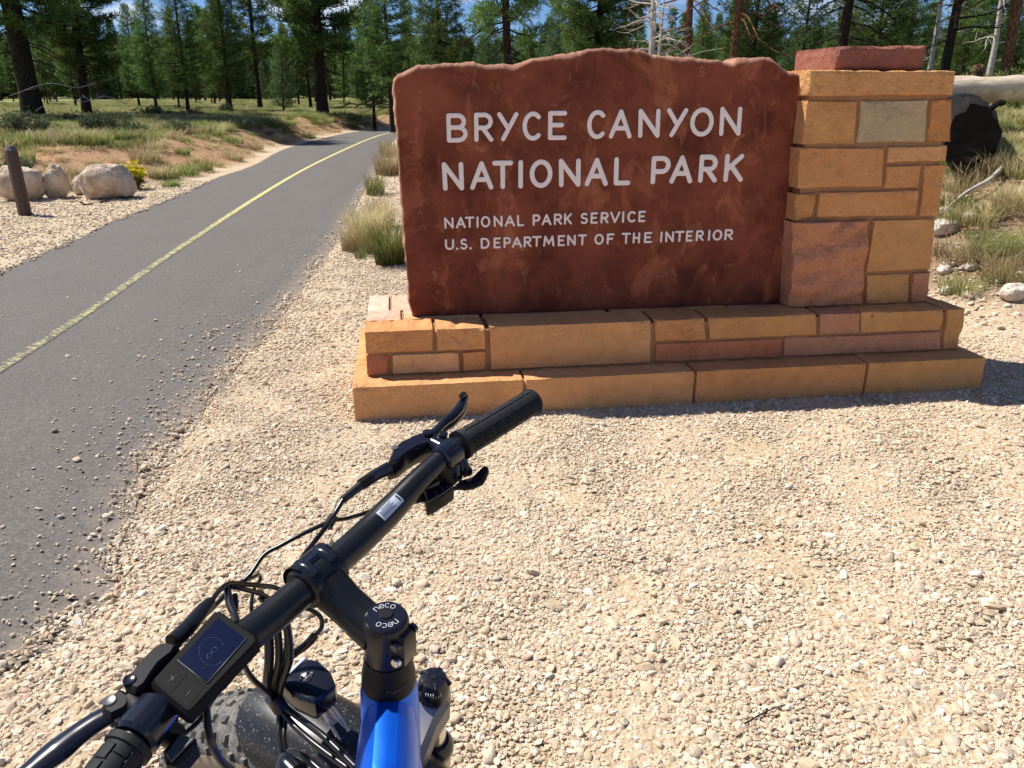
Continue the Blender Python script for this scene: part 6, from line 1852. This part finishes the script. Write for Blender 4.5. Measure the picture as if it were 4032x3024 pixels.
for s in (-1, 1):
    kb = Lz(S(s * .0765, 0, -.196), BW, [(0, .0190), (.010, .0192), (.020, .0178), (.027, .0145), (.0285, .008)], 26)
    ko = part(kb, 'fork_knob', 'gloss', fork)
    if s > 0:
        rbm = MB()
        for k in range(5):
            a = R_(36 * k * 2 + 10)
            rbm.add(*tube([S(s * .0765 + math.cos(a) * .008, math.sin(a) * .008, -.1680), S(s * .0765 + math.cos(a) * .0145, math.sin(a) * .0145, -.1705), S(s * .0765 + math.cos(a) * .0182, math.sin(a) * .0182, -.177)], [.0012, .0026, .0030], 8))
        rbm.add(*lathe(S(.0765, 0, -.170), BW, [(0, .0035), (.0035, .0032)], 10))
        part(rbm, 'knob_rib', 'black', fork)
        wb = MB()
        for k in range(7):
            a = R_(188 + 9 * k)
            wb.add(*tube([S(.0765 + math.cos(a) * .0176, math.sin(a) * .0176, -.1745), S(.0765 + math.cos(a) * .0187, math.sin(a) * .0187, -.1790)], .0005, 4))
        part(wb, 'knob_marking', 'white_print', fork, sharp=0)
    part(Lz(S(s * .0765, 0, -.300), BW, [(0, .0150), (.085, .0150)], 28), 'stanchion', 'steel', fork)
    part(Lz(S(s * .0765, 0, -.306), BW, [(0, .0200), (.006, .0242), (.016, .0244), (.022, .0215), (.026, .0185)], 30), 'seal_ring', 'gloss', fork)
    lw = Lz(S(s * .0765, 0, -.306), -BW, [(0, .0205), (.030, .0210), (.20, .0195), (.30, .0185)], 26)
    lw.add(*tube([S(s * .0765, 0, -.58), S(s * .0765, .03, -.61), S(s * .073, AXV, AXW)], [.017, .016, .018], 16))
    part(lw, 'lower_leg', 'lower', fork)
# front wheel
def wheel(center, ax, fwd, upv, Rr, wid, name='wheel'):
    ax, fwd, upv = [np.asarray(a, float) for a in (ax, fwd, upv)]
    hub0 = MB().add(*lathe(center - ax * .055, ax, [(0, .012), (.006, .030), (.012, .030), (.016, .018), (.094, .018), (.098, .030), (.104, .030), (.110, .012)], 24))
    wo = part(hub0, name, 'black')
    ty, sw = MB(), MB()
    na = 120
    prof = []
    for k in range(22):
        a = R_(-128 + 256 * k / 21)
        prof.append((wid / 2 * math.sin(a) * 1.0, (Rr - wid / 2) + wid / 2 * math.cos(a) * 0.98 ))
    V, F = [], []
    for i in range(na):
        t = 2 * math.pi * i / na; rad_ = fwd * math.cos(t) + upv * math.sin(t)
        for (x, r_) in prof: V.append(center + ax * x + rad_ * r_)
    m = len(prof)
    for i in range(na):
        for k in range(m - 1): F.append((i * m + k, i * m + k + 1, ((i + 1) % na) * m + k + 1, ((i + 1) % na) * m + k))
    part(MB().add(V, F), 'tyre', 'tyre', wo, sharp=60)
    # raised sidewall band
    V, F = [], []
    for s in (-1, 1):
        b0 = len(V)
        for i in range(na):
            t = 2 * math.pi * i / na; rad_ = fwd * math.cos(t) + upv * math.sin(t)
            for k in range(7):
                a = R_(s * (72 + 9.0 * k))
                V.append(center + ax * (wid / 2 + .0012) * math.sin(a) + rad_ * ((Rr - wid / 2) + (wid / 2 + .0012) * math.cos(a) * .98))
        for i in range(na):
            for k in range(6):
                q = (b0 + i * 7 + k, b0 + i * 7 + k + 1, b0 + ((i + 1) % na) * 7 + k + 1, b0 + ((i + 1) % na) * 7 + k)
                F.append(q if s > 0 else q[::-1])
    part(MB().add(V, F), 'sidewall', 'sidewall', wo, sharp=60)
    # tread knobs
    kn = MB()
    rows_ = [(-66, 7, 5), (-46, 6, 5), (-24, 6, 5), (0, 6, 6), (24, 6, 5), (46, 6, 5), (66, 7, 5)]
    nk = 78
    for i in range(nk):
        for j, (deg, lw_, lt_) in enumerate(rows_):
            t = 2 * math.pi * (i + .5 * (j % 2)) / nk
            a = R_(deg)
            rad_ = fwd * math.cos(t) + upv * math.sin(t); tan_ = -fwd * math.sin(t) + upv * math.cos(t)
            nrm = ax * math.sin(a) + rad_ * math.cos(a); acr = ax * math.cos(a) - rad_ * math.sin(a)
            c = center + ax * wid / 2 * math.sin(a) + rad_ * ((Rr - wid / 2) + wid / 2 * math.cos(a) * .98)
            hh = .0048 if abs(deg) > 40 else .0036
            b0 = [c + acr * sx * .0050 + tan_ * sy * .0058 for sx, sy in ((-1, -1), (1, -.7), (1, .9), (-1, 1))]
            t0 = [c + nrm * hh + acr * sx * .0038 + tan_ * sy * .0046 for sx, sy in ((-1, -1), (1, -.7), (1, .9), (-1, 1))]
            kn.add(b0 + t0, [(4, 5, 6, 7), (0, 1, 5, 4), (1, 2, 6, 5), (2, 3, 7, 6), (3, 0, 4, 7)])
    part(kn, 'tread', 'tyre', wo, smooth=False)
    rim_r = Rr - wid * .93
    part(MB().add(*[(lambda V, F: (V, F))(*_ring(center, ax, fwd, upv, [(-.036, rim_r + .006), (-.038, rim_r - .004), (-.02, rim_r - .014), (.02, rim_r - .014), (.038, rim_r - .004), (.036, rim_r + .006), (.02, rim_r), (-.02, rim_r)], 80))][0]), 'rim', 'black', wo, sharp=40)
    sp = MB()
    for i in range(32):
        t = 2 * math.pi * i / 32; s = 1 if i % 2 else -1
        rad_ = fwd * math.cos(t) + upv * math.sin(t); t2 = t + .5 * (1 if (i // 2) % 2 else -1); r2 = fwd * math.cos(t2) + upv * math.sin(t2)
        sp.add(*tube([center + ax * s * .040 + r2 * .028, center + ax * s * .010 + rad_ * (rim_r - .010)], .0011, 4))
    part(sp, 'spokes', 'steel', wo, sharp=0)
    return wo
def _ring(center, ax, fwd, upv, prof, na):
    V, F = [], []; m = len(prof)
    for i in range(na):
        t = 2 * math.pi * i / na; rad_ = fwd * math.cos(t) + upv * math.sin(t)
        for (x, r_) in prof: V.append(center + ax * x + rad_ * r_)
    for i in range(na):
        for k in range(m): F.append((i * m + k, i * m + (k + 1) % m, ((i + 1) % na) * m + (k + 1) % m, ((i + 1) % na) * m + k))
    return V, F
ax_c = S(0, AXV, AXW)
wheel(ax_c, BU, BV, BW, WHR, .108, 'front_wheel')
# front mudguard
V, F = [], []
ang = [R_(x) for x in np.linspace(69, 178, 46)]
pf = [R_(x) for x in np.linspace(-88, 88, 19)]
for oi_, off in enumerate((0.0, -.0022)):
    for i, t in enumerate(ang):
        for k, a in enumerate(pf):
            tt_ = t
            if i < 6: tt_ = ang[0] + (t - ang[0]) + R_(9) * (1 - i / 6) * (abs(a) / R_(88)) ** 3 * 1.0
            rad_ = BV * math.cos(tt_) + BW * math.sin(tt_)
            V.append(ax_c + BU * (.062 + off) * math.sin(a) + rad_ * ((.350) + (.056 + off) * math.cos(a)))
m, q_ = len(pf), len(ang)
for o_ in (0, 1):
    b0 = o_ * m * q_
    for i in range(q_ - 1):
        for k in range(m - 1):
            f = (b0 + i * m + k, b0 + i * m + k + 1, b0 + (i + 1) * m + k + 1, b0 + (i + 1) * m + k)
            F.append(f if o_ == 0 else f[::-1])
for k in range(m - 1): F.append((k, m * q_ + k, m * q_ + k + 1, k + 1))
for i in range(q_ - 1):
    F.append((i * m, (i + 1) * m, m * q_ + (i + 1) * m, m * q_ + i * m)); F.append((i * m + m - 1, m * q_ + i * m + m - 1, m * q_ + (i + 1) * m + m - 1, (i + 1) * m + m - 1))
fen = part(MB().add(V, F), 'mudguard', 'fender', sharp=50)

# headlight on a wire bracket
def hl(a, b, c): return S(a, b, c)
hz = -.150
top = [(1106,2688),(1128,2664),(1205,2592),(1222,2590),(1255,2598),(1300,2640),(1322,2692),(1318,2706),(1240,2766),(1226,2764),(1150,2730)]
tp3 = [BP(x, y, hz) for x, y in top]; ctr = sum(tp3) / len(tp3)
mb = MB()
lay = [(0.0, .90), (-.003, 1.0), (-.020, 1.02), (-.030, .94), (-.036, .80)]
V, F = [], []
for dz_, s_ in lay:
    for p in tp3: V.append(ctr + (p - ctr) * s_ + BW * (dz_ + .0) )
n = len(tp3)
for i in range(len(lay) - 1):
    for k in range(n): F.append((i * n + k, (i + 1) * n + k, (i + 1) * n + (k + 1) % n, i * n + (k + 1) % n))
V.append(ctr + BW * .0035); F += [(len(V) - 1, k, (k + 1) % n) for k in range(n)]
F.append(tuple((len(lay) - 1) * n + k for k in range(n))[::-1])
head = part(MB().add(V, F), 'headlight', 'gloss', sharp=32)
fl0, fl1 = BP(1102, 2688, hz - .004), BP(1208, 2588, hz - .004)
nrm_ = np.cross(BW, fl1 - fl0); nrm_ /= np.linalg.norm(nrm_)
if np.dot(nrm_, BV) < 0: nrm_ = -nrm_
ln_pts = [fl0, fl0 + nrm_ * .004, fl1 + nrm_ * .004, fl1]
part(MB().add(*prism(ln_pts, .030, .0015)), 'lens', 'lens', head)
r0, r1 = BP(1318, 2712, hz - .004), BP(1245, 2772, hz - .004)
part(MB().add(*prism([r0, r1, r1 + (ctr - r1) * .2, r0 + (ctr - r0) * .2], .020, .001)), 'reflector', 'amber', head)
dm = [(1180,2662),(1200,2645),(1232,2652),(1226,2682),(1196,2690)]
dmq = [(1183, 2692), (1184, 2648), (1232, 2642), (1226, 2680)]
em = MB()
Q = [BP(x, y, hz + .0040) for x, y in [(1181,2690),(1185,2649),(1232,2644),(1222,2676)]]
for a, b in zip(Q, Q[1:] + Q[:1]): em.add(*tube([a, b], .00045, 5))
part(em, 'badge', 'grey_print', head, sharp=0)
em = MB()
g0 = BP(1198, 2658, hz + .0042)
for k in range(3):
    e_ = np.array([math.cos(2.1 * k), math.sin(2.1 * k)]) * .0014
    em.add(*lathe(g0 + BU * e_[0] + BV * e_[1], BW, [(0, .0019), (.0003, .0018)], 8))
# lettering BLAZE-LITE as fine strokes along the badge
txt = {'B': GL['B'], 'L': GL['L'], 'A': GL['A'], 'Z': [[(0, 1), (1, 1), (0, 0), (1, 0)]], 'E': GL['E'], '-': [[(0, .5), (1, .5)]], 'I': GL['I'], 'T': GL['T']}
x0 = np.array([1194.0, 2685.0]); dx = np.array([3.9, -3.9]); up_ = np.array([-3.4, -3.4])
for i, ch in enumerate('BLAZE-LITE'):
    o_ = x0 + dx * i * 1.0
    for st in txt[ch]:
        Q = [BP(*(o_ + dx * .72 * x + up_ * y), hz + .0043) for x, y in st]
        for a, b in zip(Q[:-1], Q[1:]): em.add(*tube([a, b], .00018, 3))
part(em, 'badge_print', 'white_print', head, sharp=0)
wr = MB()
for pts in ([(1235,2775,-.178),(1262,2790,-.185),(1290,2830,-.200),(1335,2905,-.205),(1340,2912,-.205)], [(1262,2768,-.178),(1290,2785,-.185),(1325,2830,-.200),(1368,2872,-.205),(1370,2880,-.205)],
            [(1248,2782,-.178),(1270,2805,-.188),(1300,2855,-.202),(1325,2900,-.207)], [(1275,2762,-.178),(1302,2778,-.186),(1340,2825,-.200),(1360,2860,-.206)]):
    wr.add(*tube(catmull([BP(a, b, c) for a, b, c in pts], 4), .0013, 6))
part(wr, 'bracket', 'steel', head, sharp=0)

# frame: head tube, top tube, down tube, seat tube, stays, saddle, rear wheel
BK = np.array([math.sin(.10), -math.cos(.10), 0.0]); SD = np.array([math.cos(.10), math.sin(.10), 0])
ht = Lz(S(0, 0, -.214), BW, [(0, .0300), (.010, .0310), (.085, .0300), (.112, .0290), (.122, .0272)], 36)
frm = part(ht, 'frame', 'blue')
h0 = S(0, 0, -.150)
def poly_tube(path, halfw, halfh, upn, name, mat='blue', sec=None):
    sec = sec or [(-1, -.2), (-.86, .35), (-.62, .72), (-.35, .93), (0, 1.0), (.35, .93), (.62, .72), (.86, .35), (1, -.2), (.8, -.85), (.3, -1), (-.3, -1), (-.8, -.85)]
    V, F = [], []
    m = len(sec); path = [np.asarray(p, float) for p in path]
    for i, p in enumerate(path):
        t_ = path[min(i + 1, len(path) - 1)] - path[max(i - 1, 0)]; t_ /= np.linalg.norm(t_)
        side = np.cross(upn, t_); side /= np.linalg.norm(side); 
        if np.dot(side, SD) < 0: side = -side
        u_ = np.cross(t_, side); 
        if u_[2] < 0: u_ = -u_
        w_ = np.interp(i / (len(path) - 1), np.linspace(0, 1, len(halfw)), halfw); h_ = np.interp(i / (len(path) - 1), np.linspace(0, 1, len(halfh)), halfh)
        for (x, y) in sec: V.append(p + side * x * w_ + u_ * y * h_)
    for i in range(len(path) - 1):
        for k in range(m): F.append((i * m + k, i * m + (k + 1) % m, (i + 1) * m + (k + 1) % m, (i + 1) * m + k))
    F.append(tuple(range(m))); F.append(tuple((len(path) - 1) * m + k for k in range(m))[::-1])
    return part(MB().add(V, F), name, mat, frm, sharp=28)
tp_ = catmull([h0 + BW * .022 - BK * .005, h0 + BK * .03 + BW * .018, h0 + BK * .10 + np.array([0, 0, .012]), h0 + BK * .25 + np.array([0, 0, -.006]), h0 + BK * .58 + np.array([0, 0, -.10])], 6)
poly_tube(tp_, [.026, .0285, .0300, .0305, .0305, .028, .022], [.034, .038, .036, .034, .030, .026, .020], BW, 'top_tube')
dt_ = catmull([h0 - BW * .035, h0 + BK * .12 - np.array([0, 0, .12]), h0 + BK * .60 - np.array([0, 0, .53])], 6)
poly_tube(dt_, [.028, .042, .044], [.03, .045, .045], BW, 'down_tube')
seat_top = h0 + BK * .60 + np.array([0, 0, -.07]); bb = h0 + BK * .62 - np.array([0, 0, .55])
part(MB().add(*tube([bb, seat_top], .017, 16)), 'seat_tube', 'blue', frm)
part(MB().add(*tube([seat_top, seat_top + np.array([0, 0, .10]) + BK * .03], .0135, 14)), 'seat_post', 'black', frm)
rc_ = np.array([*(bb + BK * .44)[:2], WHR])
for s in (-1, 1):
    part(MB().add(*tube([bb + SD * s * .05, rc_ + SD * s * .085], [.012, .010], 10)).add(*tube([seat_top + SD * s * .03, rc_ + SD * s * .085], [.010, .009], 10)), 'stay', 'blue', frm)
wheel(rc_, SD, -BK, np.array([0, 0, 1.0]), WHR, .108, 'rear_wheel')
sp_ = seat_top + np.array([0, 0, .105]) + BK * .05
V, F = [], []
for i in range(13):
    t = i / 12; w_ = np.interp(t, [0, .3, .6, 1], [.02, .03, .08, .085]); p = sp_ + BK * (-.12 + .27 * t) + np.array([0, 0, .012 * math.sin(t * 3)])
    for k in range(12):
        a = 2 * math.pi * k / 12; V.append(p + SD * w_ * math.cos(a) + np.array([0, 0, .022 * math.sin(a)]))
for i in range(12):
    for k in range(12): F.append((i * 12 + k, i * 12 + (k + 1) % 12, (i + 1) * 12 + (k + 1) % 12, (i + 1) * 12 + k))
F.append(tuple(range(12))); F.append(tuple(144 + k for k in range(12)))
part(MB().add(V, F), 'saddle', 'black')
part(MB().add(*lathe(bb - SD * .045, SD, [(0, .07), (.01, .085), (.08, .085), (.09, .07)], 30)).add(*tube([bb + SD * .05, bb + SD * .075 + BK * .17], [.012, .011], 10)).add(*tube([bb - SD * .05, bb - SD * .075 - BK * .17], [.012, .011], 10)), 'crank_motor', 'black', frm)
print('objects', len(bpy.data.objects), 'tris', sum(len(m.polygons) for m in bpy.data.meshes))
